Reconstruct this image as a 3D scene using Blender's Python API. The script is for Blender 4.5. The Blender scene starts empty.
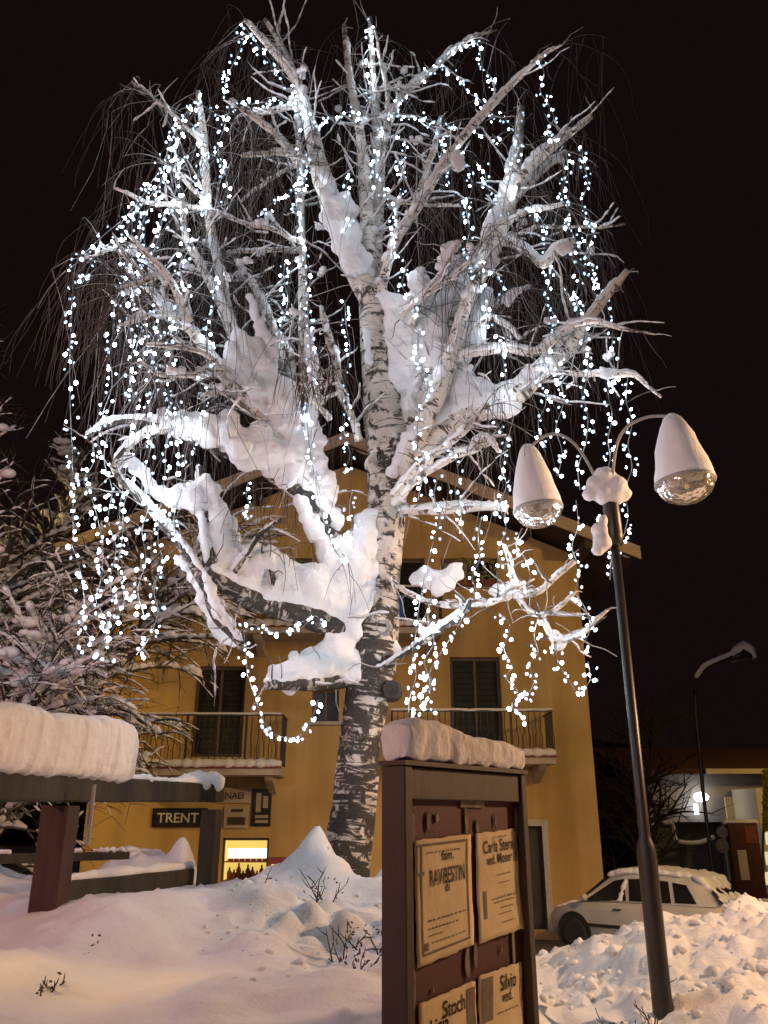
import bpy, bmesh, math, random
from mathutils import Vector, Matrix, noise
import numpy as np

R = math.radians
sc = bpy.context.scene
C = sc.collection
random.seed(7)

# ------------------------------------------------------------------ camera
F = 820.0                      # focal length in pixels of the 768 x 1024 frame
PITCH = R(20.4)
EYE = Vector((0.0, 0.0, 2.3))
cam = bpy.data.cameras.new('camera')
cam.sensor_fit = 'VERTICAL'
cam.sensor_height = 36.0
cam.lens = F / 1024.0 * 36.0
cam.clip_start = 0.05
cam.clip_end = 2000
camo = bpy.data.objects.new('camera', cam)
C.objects.link(camo)
camo.location = EYE
camo.rotation_euler = (math.pi / 2 + PITCH, 0, 0)
sc.camera = camo

# ------------------------------------------------------------------ world: a winter night
w = bpy.data.worlds.new('World')
sc.world = w
w.use_nodes = True
nt = w.node_tree
nt.nodes.clear()
wo = nt.nodes.new('ShaderNodeOutputWorld')
sky = nt.nodes.new('ShaderNodeTexSky')
sky.sky_type = 'NISHITA'
sky.sun_disc = False
sky.sun_elevation = R(-4)
sky.sun_rotation = R(200)
b1 = nt.nodes.new('ShaderNodeBackground')
b1.inputs['Strength'].default_value = 0.002
b2 = nt.nodes.new('ShaderNodeBackground')       # dull town glow on the cloud base
b2.inputs['Color'].default_value = (0.0060, 0.0032, 0.0030, 1)
b2.inputs['Strength'].default_value = 1.0
ad = nt.nodes.new('ShaderNodeAddShader')
nt.links.new(sky.outputs[0], b1.inputs[0])
nt.links.new(b1.outputs[0], ad.inputs[0])
nt.links.new(b2.outputs[0], ad.inputs[1])
nt.links.new(ad.outputs[0], wo.inputs['Surface'])


def lamp(name, loc, col, watt, rad=0.25):
    l = bpy.data.lights.new(name, 'POINT')
    l.color = col
    l.energy = watt
    l.shadow_soft_size = rad
    o = bpy.data.objects.new(name, l)
    o.location = loc
    C.objects.link(o)
    return o


def flood(name, loc, aim, col, watt, cone=110, blend=0.6, rad=0.25):
    l = bpy.data.lights.new(name, 'SPOT')
    l.color = col
    l.energy = watt
    l.shadow_soft_size = rad
    l.spot_size = R(cone)
    l.spot_blend = blend
    o = bpy.data.objects.new(name, l)
    o.location = loc
    o.rotation_euler = (Vector(aim) - Vector(loc)).to_track_quat('-Z', 'Y').to_euler()
    C.objects.link(o)
    return o


SODIUM = (1.0, 0.62, 0.17)
PINK = (1.0, 0.77, 0.71)
lamp('street_light_behind', (-7.5, -8.0, 8.0), (1.0, 0.82, 0.78), 950, 0.4)
flood('added_tree_fill', (-7.0, -8.5, 8.2), (0.2, 9.0, 8.8), (1.0, 0.92, 0.90), 1500, 46, 0.5, 0.4)  # added lamp: brightens the tree while sparing the near ground
lamp('added_pink_fill', (-7.5, 2.6, 4.6), (1.0, 0.47, 0.42), 800, 0.25)  # added low pink fill, grazing the snow to mottle it
flood('added_warm_spot', (-6.5, 1.5, 4.8), (-1.70, 4.6, 1.5), (1.0, 0.56, 0.09), 1300, 9.5, 1.0, 0.1)  # added narrow spot that throws the yellow pool on the lower left snow
flood('street_light_far_right', (17.0, 20.0, 7.0), (13.0, 30.0, 2.5), SODIUM, 1700, 60)
flood('street_light_square', (7.6, 7.2, 5.4), (3.2, 8.4, 0.8), (1.0, 0.58, 0.30), 2300, 126, 0.5, 0.3)
flood('street_light_house_right', (10.5, 9.0, 7.5), (2.0, 19.0, 3.5), SODIUM, 1380, 80)
flood('street_light_house_left', (-10.8, 13.2, 7.5), (-1.5, 19.0, 3.5), SODIUM, 1480, 85)

sc.view_settings.view_transform = 'Standard'
sc.view_settings.look = 'None'
sc.view_settings.exposure = 0.0
sc.view_settings.gamma = 1.0
sc.view_settings.use_curve_mapping = False
sc.render.engine = 'CYCLES'
sc.cycles.use_denoising = True
sc.cycles.max_bounces = 6
sc.cycles.diffuse_bounces = 3
sc.cycles.glossy_bounces = 3
sc.cycles.transmission_bounces = 5
sc.cycles.sample_clamp_indirect = 4.0
try:
    sc.cycles.use_light_tree = True
except Exception:
    pass

# ------------------------------------------------------------------ helpers
CP, SP = math.cos(PITCH), math.sin(PITCH)


def ray(px, py):
    a, b = px - 384.0, 512.0 - py
    return Vector((a, F * CP - b * SP, F * SP + b * CP))


def at(px, py, Y):
    """the point of the place seen at a photo pixel, at distance Y along the ground"""
    d = ray(px, py)
    return EYE + d * (Y / d.y)


def mpp(p):
    """metres per pixel at a point"""
    d = p - EYE
    return (d.y * CP + d.z * SP) / F


def hit(px, py, P0, n):
    d = ray(px, py)
    return EYE + d * ((P0 - EYE).dot(n) / d.dot(n))


class MB:
    def __init__(s):
        s.v, s.f, s.uv = [], [], []

    def add(s, vs, fs, uvs=None):
        o = len(s.v)
        s.v += [Vector(v) for v in vs]
        for i, f in enumerate(fs):
            s.f.append([o + k for k in f])
            s.uv.append(uvs[i] if uvs else None)
        return s

    def box(s, x0, x1, y0, y1, z0, z1, M=None):
        vs = [Vector((x, y, z)) for z in (z0, z1) for y in (y0, y1) for x in (x0, x1)]
        if M is not None:
            vs = [M @ v for v in vs]
        return s.add(vs, [(0, 2, 3, 1), (4, 5, 7, 6), (0, 1, 5, 4), (2, 6, 7, 3), (0, 4, 6, 2), (1, 3, 7, 5)])

    def prism(s, poly, ext):
        n = len(poly)
        vs = [Vector(p) for p in poly] + [Vector(p) + Vector(ext) for p in poly]
        fs = [tuple(range(n))[::-1], tuple(range(n, 2 * n))]
        fs += [(i, (i + 1) % n, n + (i + 1) % n, n + i) for i in range(n)]
        return s.add(vs, fs)

    def tube(s, pts, rad, n=8, cap=True, flat=1.0):
        pts = [Vector(p) for p in pts]
        if not hasattr(rad, '__len__'):
            rad = [rad] * len(pts)
        m = len(pts)
        t0 = (pts[1] - pts[0]).normalized()
        ref = Vector((0, 1, 0)) if abs(t0.y) < 0.9 else Vector((1, 0, 0))
        u = (ref - t0 * ref.dot(t0)).normalized()
        vs, L, dist = [], 0.0, []
        for i, p in enumerate(pts):
            t = (pts[min(i + 1, m - 1)] - pts[max(i - 1, 0)])
            t = t.normalized() if t.length > 1e-9 else t0
            u = (u - t * u.dot(t))
            u = u.normalized() if u.length > 1e-6 else t.orthogonal().normalized()
            b = t.cross(u)
            if i:
                L += (p - pts[i - 1]).length
            dist.append(L)
            for k in range(n):
                a = 2 * math.pi * k / n
                vs.append(p + u * (math.cos(a) * rad[i]) + b * (math.sin(a) * rad[i] * flat))
        fs, uvs = [], []
        for i in range(m - 1):
            for k in range(n):
                k2 = (k + 1) % n
                fs.append((i * n + k, i * n + k2, (i + 1) * n + k2, (i + 1) * n + k))
                ua, ub = k / n, (k + 1) / n
                uvs.append([(ua, dist[i]), (ub, dist[i]), (ub, dist[i + 1]), (ua, dist[i + 1])])
        if cap:
            fs.append(tuple(range(n))[::-1]); uvs.append([(0, 0)] * n)
            fs.append(tuple(range((m - 1) * n, m * n))); uvs.append([(0, dist[-1])] * n)
        return s.add(vs, fs, uvs)

    def lathe(s, prof, M=None, n=24):
        """prof: (radius, z) list turned round the local z axis"""
        vs = []
        for r, z in prof:
            for k in range(n):
                a = 2 * math.pi * k / n
                v = Vector((r * math.cos(a), r * math.sin(a), z))
                vs.append(M @ v if M is not None else v)
        fs = []
        for i in range(len(prof) - 1):
            for k in range(n):
                k2 = (k + 1) % n
                fs.append((i * n + k, i * n + k2, (i + 1) * n + k2, (i + 1) * n + k))
        return s.add(vs, fs)

    def ball(s, c, r, sub=1, sq=(1, 1, 1)):
        V_, F_ = ICO[sub]
        return s.add([Vector((v.x * r * sq[0], v.y * r * sq[1], v.z * r * sq[2])) + Vector(c) for v in V_], F_)


def _ico(sub):
    bm = bmesh.new()
    bmesh.ops.create_icosphere(bm, subdivisions=sub, radius=1)
    V_ = [v.co.copy() for v in bm.verts]
    F_ = [tuple(v.index for v in f.verts) for f in bm.faces]
    bm.free()
    return V_, F_


ICO = {k: _ico(k) for k in (1, 2, 3)}


def world_loc(p):
    l = Vector((0, 0, 0))
    while p is not None:
        l += p.location
        p = p.parent
    return l


def obj(name, mb, mat, parent=None, smooth=False, local=False):
    off = Vector((0, 0, 0)) if (local or parent is None) else world_loc(parent)
    me = bpy.data.meshes.new(name)
    me.from_pydata([tuple(v - off) for v in mb.v], [], mb.f)
    if any(u is not None for u in mb.uv):
        ul = me.uv_layers.new(name='UVMap')
        i = 0
        for f, u in zip(mb.f, mb.uv):
            for k in range(len(f)):
                ul.data[i].uv = u[k] if u is not None else (0, 0)
                i += 1
    if smooth:
        me.polygons.foreach_set('use_smooth', [True] * len(me.polygons))
    me.materials.append(mat)
    me.update()
    o = bpy.data.objects.new(name, me)
    C.objects.link(o)
    if parent is not None:
        o.parent = parent
    return o


def link_mesh(name, me, parent=None):
    o = bpy.data.objects.new(name, me)
    C.objects.link(o)
    if parent is not None:
        o.parent = parent
    return o


def tag(o, label, cat, group=None, kind=None):
    o['label'] = label
    o['category'] = cat
    if group:
        o['group'] = group
    if kind:
        o['kind'] = kind
    return o


def thing(name, label, cat, loc=(0, 0, 0), group=None, rz=0.0):
    o = bpy.data.objects.new(name, None)
    o.empty_display_size = 0.2
    C.objects.link(o)
    o.location = loc
    o.rotation_euler = (0, 0, rz)
    return tag(o, label, cat, group)


def evaluated(name, me, mods, mat):
    """run modifiers on a mesh and keep the result"""
    t = bpy.data.objects.new('temporary', me)
    C.objects.link(t)
    for kind, kw in mods:
        m = t.modifiers.new(kind, kind)
        for k, v in kw.items():
            setattr(m, k, v)
    dg = bpy.context.evaluated_depsgraph_get()
    dg.update()
    out = bpy.data.meshes.new_from_object(t.evaluated_get(dg))
    out.name = name
    bpy.data.objects.remove(t)
    out.materials.clear()
    out.materials.append(mat)
    out.polygons.foreach_set('use_smooth', [True] * len(out.polygons))
    return out


def fuse(name, mb, mat, voxel, smooth=4, parent=None, rough=0.0, rscale=6.0):
    """melt the shapes of mb into one soft snow body"""
    off = world_loc(parent) if parent is not None else Vector((0, 0, 0))
    me = bpy.data.meshes.new(name + '_source')
    me.from_pydata([tuple(v - off) for v in mb.v], [], mb.f)
    out = evaluated(name, me, [('REMESH', dict(mode='VOXEL', voxel_size=voxel)),
                               ('SMOOTH', dict(factor=0.5, iterations=smooth))], mat)
    if rough:
        nv = len(out.vertices)
        co, no = np.empty(nv * 3, np.float32), np.empty(nv * 3, np.float32)
        out.vertices.foreach_get('co', co)
        out.vertices.foreach_get('normal', no)
        co, no = co.reshape(-1, 3), no.reshape(-1, 3)
        amt = np.empty(nv, np.float32)
        for i in range(nv):
            p = (Vector(co[i]) + off) * rscale
            amt[i] = noise.noise(p) + 0.5 * noise.noise(p * 2.3)
        co += no * (rough * amt)[:, None]
        out.vertices.foreach_set('co', co.ravel())
        out.update()
    return link_mesh(name, out, parent)


def spline(pts, step=4):
    """Catmull-Rom through tuples of any length"""
    P = [np.array(p, float) for p in pts]
    if len(P) < 3:
        return [P[0] + (P[-1] - P[0]) * i / step for i in range(step + 1)]
    P = [2 * P[0] - P[1]] + P + [2 * P[-1] - P[-2]]
    out = []
    for i in range(1, len(P) - 2):
        a, b, c, d = P[i - 1:i + 3]
        for k in range(step):
            t = k / step
            out.append(0.5 * (2 * b + (c - a) * t + (2 * a - 5 * b + 4 * c - d) * t * t + (3 * b - a - 3 * c + d) * t ** 3))
    out.append(P[-2])
    return out


# ------------------------------------------------------------------ materials
class NT:
    def __init__(s, name):
        s.m = bpy.data.materials.new(name)
        s.m.use_nodes = True
        s.t = s.m.node_tree
        s.b = s.t.nodes['Principled BSDF']

    def n(s, kind, **kw):
        o = s.t.nodes.new(kind)
        for k, v in kw.items():
            if k in o.inputs:
                o.inputs[k].default_value = v
            else:
                setattr(o, k, v)
        return o

    def l(s, a, b):
        s.t.links.new(a, b)

    def ramp(s, fac, stops):
        r = s.n('ShaderNodeValToRGB')
        e = r.color_ramp.elements
        while len(e) < len(stops):
            e.new(0.5)
        for el, (p, c) in zip(e, stops):
            el.position = p
            el.color = (c[0], c[1], c[2], 1)
        s.l(fac, r.inputs[0])
        return r.outputs[0]

    def coords(s, kind='Object', scale=(1, 1, 1)):
        c = s.n('ShaderNodeTexCoord')
        mp = s.n('ShaderNodeMapping')
        mp.inputs['Scale'].default_value = scale
        s.l(c.outputs[kind], mp.inputs[0])
        return mp.outputs[0]

    def noise(s, vec, scale, detail=4, rough=0.55, dist=0.0):
        x = s.n('ShaderNodeTexNoise')
        x.inputs['Scale'].default_value = scale
        x.inputs['Detail'].default_value = detail
        x.inputs['Roughness'].default_value = rough
        x.inputs['Distortion'].default_value = dist
        s.l(vec, x.inputs['Vector'])
        return x.outputs['Fac']

    def bump(s, h, strength, dist=0.02, prev=None):
        b = s.n('ShaderNodeBump')
        b.inputs['Strength'].default_value = strength
        b.inputs['Distance'].default_value = dist
        s.l(h, b.inputs['Height'])
        if prev is not None:
            s.l(prev, b.inputs['Normal'])
        s.l(b.outputs[0], s.b.inputs['Normal'])
        return b.outputs[0]


def mat_noise(name, c0, c1, scale=3, rough=0.8, bump=0.2, bdist=0.01, stretch=(1, 1, 1), kind='Object', metal=0.0, bscale=None, p0=0.3, p1=0.7):
    m = NT(name)
    v = m.coords(kind, stretch)
    f = m.noise(v, scale, 6)
    m.l(m.ramp(f, [(p0, c0), (p1, c1)]), m.b.inputs['Base Color'])
    m.b.inputs['Roughness'].default_value = rough
    m.b.inputs['Metallic'].default_value = metal
    if bump:
        f2 = m.noise(v, bscale or scale * 6, 6, 0.65)
        m.bump(f2, bump, bdist)
    return m.m


def mat_emit(name, col, strength, base=(0.8, 0.8, 0.8)):
    m = NT(name)
    m.b.inputs['Base Color'].default_value = (*base, 1)
    m.b.inputs['Emission Color'].default_value = (*col, 1)
    m.b.inputs['Emission Strength'].default_value = strength
    return m.m


def snow_mat(name, c0=(0.74, 0.75, 0.77), c1=(0.84, 0.85, 0.87), b1=0.35, b2=0.5):
    m = NT(name)
    v = m.coords('Object')
    f = m.noise(v, 1.3, 5)
    m.l(m.ramp(f, [(0.3, c0), (0.7, c1)]), m.b.inputs['Base Color'])
    m.b.inputs['Roughness'].default_value = 0.75
    m.b.inputs['Specular IOR Level'].default_value = 0.25
    n1 = m.bump(m.noise(v, 9.0, 6, 0.6), b1, 0.05)
    m.bump(m.noise(v, 60.0, 5, 0.7), b2, 0.008, n1)
    return m.m


M = {}
M['snow'] = snow_mat('snow')
M['tree_snow'] = snow_mat('tree_snow', b1=0.6, b2=0.8)


def ground_mat():
    m = NT('ground_snow')
    v = m.coords('Object')
    f = m.noise(v, 0.9, 6)
    clean = m.ramp(f, [(0.3, (0.72, 0.72, 0.745)), (0.7, (0.85, 0.85, 0.87))])
    # specks of bark and grit shed on the snow
    g = m.noise(v, 38.0, 2, 0.5)
    sp = m.ramp(g, [(0.74, (0, 0, 0)), (0.79, (1, 1, 1))])
    mx = m.n('ShaderNodeMix', data_type='RGBA')
    m.l(sp, mx.inputs[0])
    m.l(clean, mx.inputs[6])
    mx.inputs[7].default_value = (0.20, 0.15, 0.12, 1)
    m.l(mx.outputs[2], m.b.inputs['Base Color'])
    m.b.inputs['Roughness'].default_value = 0.8
    m.b.inputs['Specular IOR Level'].default_value = 0.25
    n1 = m.bump(m.noise(v, 5.0, 6, 0.6), 0.4, 0.06)
    m.bump(m.noise(v, 55.0, 6, 0.7), 0.6, 0.010, n1)
    return m.m


M['ground'] = ground_mat()
def streak_mat():
    m = NT('streaked_snow')
    v = m.coords('Object', (5.0, 5.0, 0.8))
    o = m.coords('Object')
    f = m.noise(v, 1.6, 5, 0.6)
    m.l(m.ramp(f, [(0.30, (0.62, 0.575, 0.56)), (0.48, (0.78, 0.76, 0.755)), (0.7, (0.84, 0.83, 0.83))]), m.b.inputs['Base Color'])
    m.b.inputs['Roughness'].default_value = 0.8
    m.b.inputs['Specular IOR Level'].default_value = 0.2
    n1 = m.bump(f, 0.22, 0.05)
    n2 = m.bump(m.noise(o, 9.0, 6, 0.65), 0.5, 0.04, n1)
    m.bump(m.noise(o, 70.0, 5, 0.7), 0.6, 0.008, n2)
    return m.m


M['streak'] = streak_mat()
M['road'] = mat_noise('wet_slush', (0.03, 0.028, 0.027), (0.16, 0.15, 0.15), 1.4, 0.45, 0.5, 0.03)


def bark_mat(name, pale, pale2, dark, amount, patch, zdrop=0.0):
    """birch bark: pale skin, dark dashes running round the limb, black rough patches"""
    m = NT(name)
    v = m.coords('UV', (3.0, 16.0, 1))
    o = m.coords('Object')
    fine = m.noise(v, 1.0, 5, 0.6, 0.4)
    big = m.noise(o, 6.0, 5, 0.65, 0.6)
    if zdrop:          # the old bark low on the trunk is rougher and darker than the skin above
        sx_ = m.n('ShaderNodeSeparateXYZ')
        m.l(o, sx_.inputs[0])
        mr = m.n('ShaderNodeMapRange')
        mr.inputs['From Min'].default_value = 2.2
        mr.inputs['From Max'].default_value = 3.2
        mr.inputs['To Min'].default_value = 0.0
        mr.inputs['To Max'].default_value = zdrop
        m.l(sx_.outputs[2], mr.inputs['Value'])
        outs = []
        for q in (fine, big):
            a_ = m.n('ShaderNodeMath', operation='ADD')
            m.l(q, a_.inputs[0])
            m.l(mr.outputs[0], a_.inputs[1])
            outs.append(a_.outputs[0])
        fine, big = outs
    dash = m.ramp(fine, [(amount - 0.05, (1, 1, 1)), (amount, (0, 0, 0))])
    pt = m.ramp(big, [(patch - 0.05, (1, 1, 1)), (patch + 0.02, (0, 0, 0))])
    tone = m.ramp(m.noise(o, 5.0, 4), [(0.35, pale), (0.65, pale2)])
    darkc = m.ramp(m.noise(o, 40.0, 4), [(0.3, dark), (0.7, tuple(min(1, c * 2.6 + 0.01) for c in dark))])
    mxm = m.n('ShaderNodeMath', operation='MAXIMUM')
    m.l(dash, mxm.inputs[0])
    m.l(pt, mxm.inputs[1])
    mx = m.n('ShaderNodeMix', data_type='RGBA')
    m.l(mxm.outputs[0], mx.inputs[0])
    m.l(tone, mx.inputs[6])
    m.l(darkc, mx.inputs[7])
    m.l(mx.outputs[2], m.b.inputs['Base Color'])
    m.b.inputs['Roughness'].default_value = 0.8
    n1 = m.bump(mxm.outputs[0], -0.6, 0.02)
    m.bump(m.noise(o, 45.0, 5, 0.7), 0.5, 0.01, n1)
    return m.m


M['trunk'] = bark_mat('old_birch_bark', (0.46, 0.41, 0.35), (0.68, 0.62, 0.55), (0.020, 0.016, 0.013), 0.51, 0.53, 0.062)
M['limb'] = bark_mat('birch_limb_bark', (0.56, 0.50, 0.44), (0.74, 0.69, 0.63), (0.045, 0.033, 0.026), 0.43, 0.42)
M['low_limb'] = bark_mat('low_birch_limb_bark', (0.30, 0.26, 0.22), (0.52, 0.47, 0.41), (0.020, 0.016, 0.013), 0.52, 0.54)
M['twig'] = mat_noise('twig_bark', (0.032, 0.025, 0.021), (0.095, 0.08, 0.07), 8, 0.9, 0)
M['dark_twig'] = mat_noise('dark_tree_bark', (0.018, 0.010, 0.008), (0.05, 0.026, 0.02), 8, 0.9, 0)
M['frost_twig'] = mat_noise('frosted_twig', (0.16, 0.14, 0.13), (0.52, 0.51, 0.50), 9, 0.9, 0)
M['bulb'] = mat_emit('lit_bulb', (0.76, 0.88, 1.0), 47.0)
M['bulb_mid'] = mat_emit('lit_bulb_soft', (0.46, 0.72, 1.0), 1.7)
M['bulb_dim'] = mat_emit('lit_bulb_dim', (0.42, 0.66, 1.0), 1.1)  # weaker, bluer bulbs mixed in at random
M['cable'] = mat_noise('clear_cable', (0.10, 0.11, 0.12), (0.2, 0.21, 0.22), 20, 0.4, 0)


def plaster():
    m = NT('ochre_plaster')
    o = m.coords('Object')
    f = m.noise(o, 0.55, 7, 0.6)
    a = m.ramp(f, [(0.3, (0.47, 0.31, 0.115)), (0.5, (0.56, 0.38, 0.15)), (0.72, (0.62, 0.44, 0.19))])
    st = m.noise(m.coords('Object', (2.2, 2.2, 0.18)), 1.0, 5, 0.6)     # rain streaks
    s2 = m.ramp(st, [(0.40, (0.80, 0.78, 0.76)), (0.58, (1, 1, 1))])
    mx = m.n('ShaderNodeMix', data_type='RGBA', blend_type='MULTIPLY')
    mx.inputs[0].default_value = 0.8
    m.l(a, mx.inputs[6])
    m.l(s2, mx.inputs[7])
    m.l(mx.outputs[2], m.b.inputs['Base Color'])
    m.b.inputs['Roughness'].default_value = 0.9
    m.bump(m.noise(o, 30.0, 6, 0.7), 0.35, 0.012)
    return m.m


M['plaster'] = plaster()
M['fascia'] = mat_noise('fascia_wood', (0.36, 0.26, 0.19), (0.50, 0.39, 0.30), 3, 0.7, 0.3, 0.005, (1, 6, 6))
M['soffit'] = mat_noise('soffit_wood', (0.035, 0.022, 0.015), (0.07, 0.045, 0.03), 3, 0.8, 0.4, 0.01, (1, 8, 1))
M['shutter'] = mat_noise('dark_shutter', (0.012, 0.018, 0.014), (0.03, 0.036, 0.028), 6, 0.5, 0.2, 0.004)
M['glass_dark'] = mat_noise('dark_pane', (0.010, 0.010, 0.010), (0.022, 0.020, 0.018), 1.5, 0.22, 0)
M['glass_dark'].node_tree.nodes['Principled BSDF'].inputs['Specular IOR Level'].default_value = 0.25
M['winframe'] = mat_noise('window_frame_wood', (0.09, 0.07, 0.05), (0.15, 0.11, 0.08), 8, 0.6, 0.2, 0.004)
M['pale_frame'] = mat_noise('pale_stone_trim', (0.42, 0.40, 0.36), (0.55, 0.52, 0.47), 8, 0.8, 0.2, 0.004)
M['balcony'] = mat_noise('balcony_concrete', (0.40, 0.35, 0.28), (0.55, 0.50, 0.42), 4, 0.85, 0.3, 0.006)
M['redtrim'] = mat_noise('red_brown_strip', (0.16, 0.035, 0.025), (0.24, 0.06, 0.04), 6, 0.7, 0)
M['iron'] = mat_noise('dark_iron', (0.02, 0.018, 0.016), (0.05, 0.045, 0.04), 8, 0.5, 0.1, 0.003)
M['rail_snow'] = M['snow']
M['curtain'] = mat_noise('grey_curtain', (0.20, 0.19, 0.17), (0.34, 0.32, 0.28), 3, 0.9, 0.3, 0.02, (6, 6, 0.4))
M['blue'] = mat_noise('blue_cloth', (0.02, 0.10, 0.50), (0.04, 0.18, 0.72), 5, 0.8, 0.3, 0.01)
M['signblack'] = mat_noise('black_sign', (0.012, 0.011, 0.012), (0.03, 0.028, 0.028), 6, 0.35, 0)
M['signwhite'] = mat_noise('cream_lettering', (0.60, 0.56, 0.46), (0.72, 0.68, 0.58), 6, 0.6, 0)
M['banner'] = mat_noise('cream_banner', (0.40, 0.33, 0.23), (0.52, 0.44, 0.32), 3, 0.8, 0.1, 0.004)
M['ink'] = mat_noise('brown_ink', (0.03, 0.022, 0.02), (0.07, 0.05, 0.045), 12, 0.7, 0)
M['shopglass'] = mat_emit('lit_shop_window', (1.0, 0.74, 0.18), 0.60, (0.45, 0.36, 0.12))
M['shoplight'] = mat_emit('shop_tube_light', (1.0, 0.96, 0.80), 1.6)
M['redbox'] = mat_noise('red_box_paint', (0.20, 0.03, 0.02), (0.32, 0.06, 0.035), 5, 0.5, 0.1, 0.004)
M['redlight'] = mat_emit('red_box_light', (1.0, 0.16, 0.10), 1.3)
M['amberlight'] = mat_emit('amber_box_light', (1.0, 0.62, 0.2), 1.0)
M['fence'] = mat_noise('wet_log_wood', (0.012, 0.010, 0.006), (0.046, 0.038, 0.022), 3, 0.75, 0.6, 0.02, (2, 2, 0.5))
M['redpost'] = mat_noise('red_brown_post', (0.028, 0.011, 0.008), (0.07, 0.024, 0.017), 4, 0.7, 0.5, 0.015, (3, 3, 0.5))
M['strip'] = mat_noise('zinc_strip', (0.25, 0.24, 0.23), (0.36, 0.35, 0.33), 9, 0.5, 0.1, 0.003)
M['boardframe'] = mat_noise('board_frame_wood', (0.024, 0.011, 0.004), (0.048, 0.023, 0.0085), 3, 0.6, 0.35, 0.006, (4, 4, 0.6))
M['boardpanel'] = mat_noise('board_panel_wood', (0.050, 0.007, 0.005), (0.085, 0.013, 0.010), 2.5, 0.7, 0.4, 0.006)
M['paper'] = mat_noise('damp_paper', (0.56, 0.42, 0.22), (0.70, 0.56, 0.34), 5, 0.85, 0.5, 0.012, bscale=9)
M['scrap'] = mat_noise('torn_paper', (0.10, 0.075, 0.05), (0.30, 0.24, 0.17), 14, 0.9, 0.5, 0.01)
M['inkband'] = mat_noise('grey_brown_print', (0.11, 0.08, 0.055), (0.20, 0.15, 0.105), 16, 0.8, 0)
M['pole'] = mat_noise('pole_paint', (0.012, 0.010, 0.009), (0.026, 0.021, 0.019), 4, 0.42, 0.15, 0.004)
M['shade'] = snow_mat('frosted_shade', (0.82, 0.83, 0.85), (0.90, 0.91, 0.93), 0.30, 0.5)
M['reflector'] = mat_noise('lamp_reflector', (0.35, 0.33, 0.30), (0.6, 0.57, 0.5), 8, 0.25, 0.2, 0.01, metal=0.7)
M['carpaint'] = mat_noise('silver_car_paint', (0.40, 0.40, 0.40), (0.52, 0.52, 0.51), 2, 0.35, 0.0)
M['tyre'] = mat_noise('tyre_rubber', (0.010, 0.010, 0.010), (0.025, 0.025, 0.025), 8, 0.8, 0.2, 0.005)
M['rim'] = mat_noise('steel_rim', (0.12, 0.12, 0.12), (0.2, 0.2, 0.2), 8, 0.4, 0, metal=0.6)
M['blackplastic'] = mat_noise('black_trim', (0.012, 0.012, 0.012), (0.03, 0.03, 0.03), 8, 0.6, 0)
M['taillight'] = mat_noise('red_lens', (0.25, 0.01, 0.01), (0.4, 0.02, 0.02), 8, 0.2, 0)
M['headlight'] = mat_noise('clear_lens', (0.4, 0.4, 0.4), (0.6, 0.6, 0.6), 8, 0.15, 0)
M['farwall'] = mat_noise('grey_render', (0.18, 0.16, 0.14), (0.27, 0.24, 0.21), 1.2, 0.9, 0.3, 0.01)
M['farwarm'] = mat_noise('cream_render', (0.55, 0.45, 0.30), (0.66, 0.56, 0.40), 1.2, 0.9, 0.3, 0.01)
M['lamplit_wall'] = mat_noise('lamplit_cream_render', (0.58, 0.40, 0.17), (0.70, 0.50, 0.24), 1.2, 0.9, 0.3, 0.01)  # sodium light put into the colour of the cream wall
M['farroof'] = mat_noise('brown_red_tiles', (0.07, 0.028, 0.022), (0.13, 0.05, 0.04), 3, 0.8, 0.4, 0.02, (1, 8, 1))
M['fardark'] = mat_noise('dark_shopfront', (0.010, 0.009, 0.009), (0.028, 0.022, 0.022), 2, 0.5, 0.2, 0.01)
M['awning'] = mat_noise('awning_edge', (0.30, 0.28, 0.25), (0.42, 0.40, 0.36), 5, 0.8, 0.2, 0.01)
M['kiosk'] = mat_noise('maroon_panel', (0.05, 0.010, 0.008), (0.10, 0.020, 0.015), 5, 0.6, 0.2, 0.01)
M['lampglow'] = mat_emit('wall_lamp_globe', (0.92, 0.95, 1.0), 9.0)
M['farwindow'] = mat_emit('lit_far_window', (1.0, 0.82, 0.5), 0.55)
M['hill'] = mat_noise('night_hill', (0.01, 0.012, 0.010), (0.03, 0.03, 0.028), 0.2, 0.95, 0)
M['leaf'] = mat_noise('potted_leaves', (0.10, 0.12, 0.02), (0.30, 0.28, 0.05), 9, 0.7, 0)


def glass_mat():
    m = NT('lamp_glass')
    m.b.inputs['Base Color'].default_value = (0.82, 0.78, 0.70, 1)
    m.b.inputs['Transmission Weight'].default_value = 0.85
    m.b.inputs['Roughness'].default_value = 0.12
    m.b.inputs['IOR'].default_value = 1.45
    v = m.n('ShaderNodeTexVoronoi')
    v.inputs['Scale'].default_value = 22
    m.l(m.coords('Object'), v.inputs['Vector'])
    m.bump(v.outputs['Distance'], 0.5, 0.02)
    return m.m


M['lampglass'] = glass_mat()


def text_mb(s, size, origin, right, up, n, extrude=0.004, sx=1.0, align='CENTER', shear=0.0):
    """lettering as geometry: baseline centre at origin"""
    cu = bpy.data.curves.new('lettering_curve', 'FONT')
    cu.body = s
    cu.size = size
    cu.align_x = align
    cu.extrude = extrude
    cu.shear = shear
    cu.offset = size * 0.012
    t = bpy.data.objects.new('temporary', cu)
    C.objects.link(t)
    dg = bpy.context.evaluated_depsgraph_get()
    dg.update()
    me = bpy.data.meshes.new_from_object(t.evaluated_get(dg))
    vs = [origin + right * (v.co.x * sx) + up * v.co.y + n * (v.co.z + extrude) for v in me.vertices]
    fs = [tuple(p.vertices) for p in me.polygons]
    bpy.data.objects.remove(t)
    bpy.data.meshes.remove(me)
    mb = MB()
    return mb.add(vs, fs)


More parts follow.
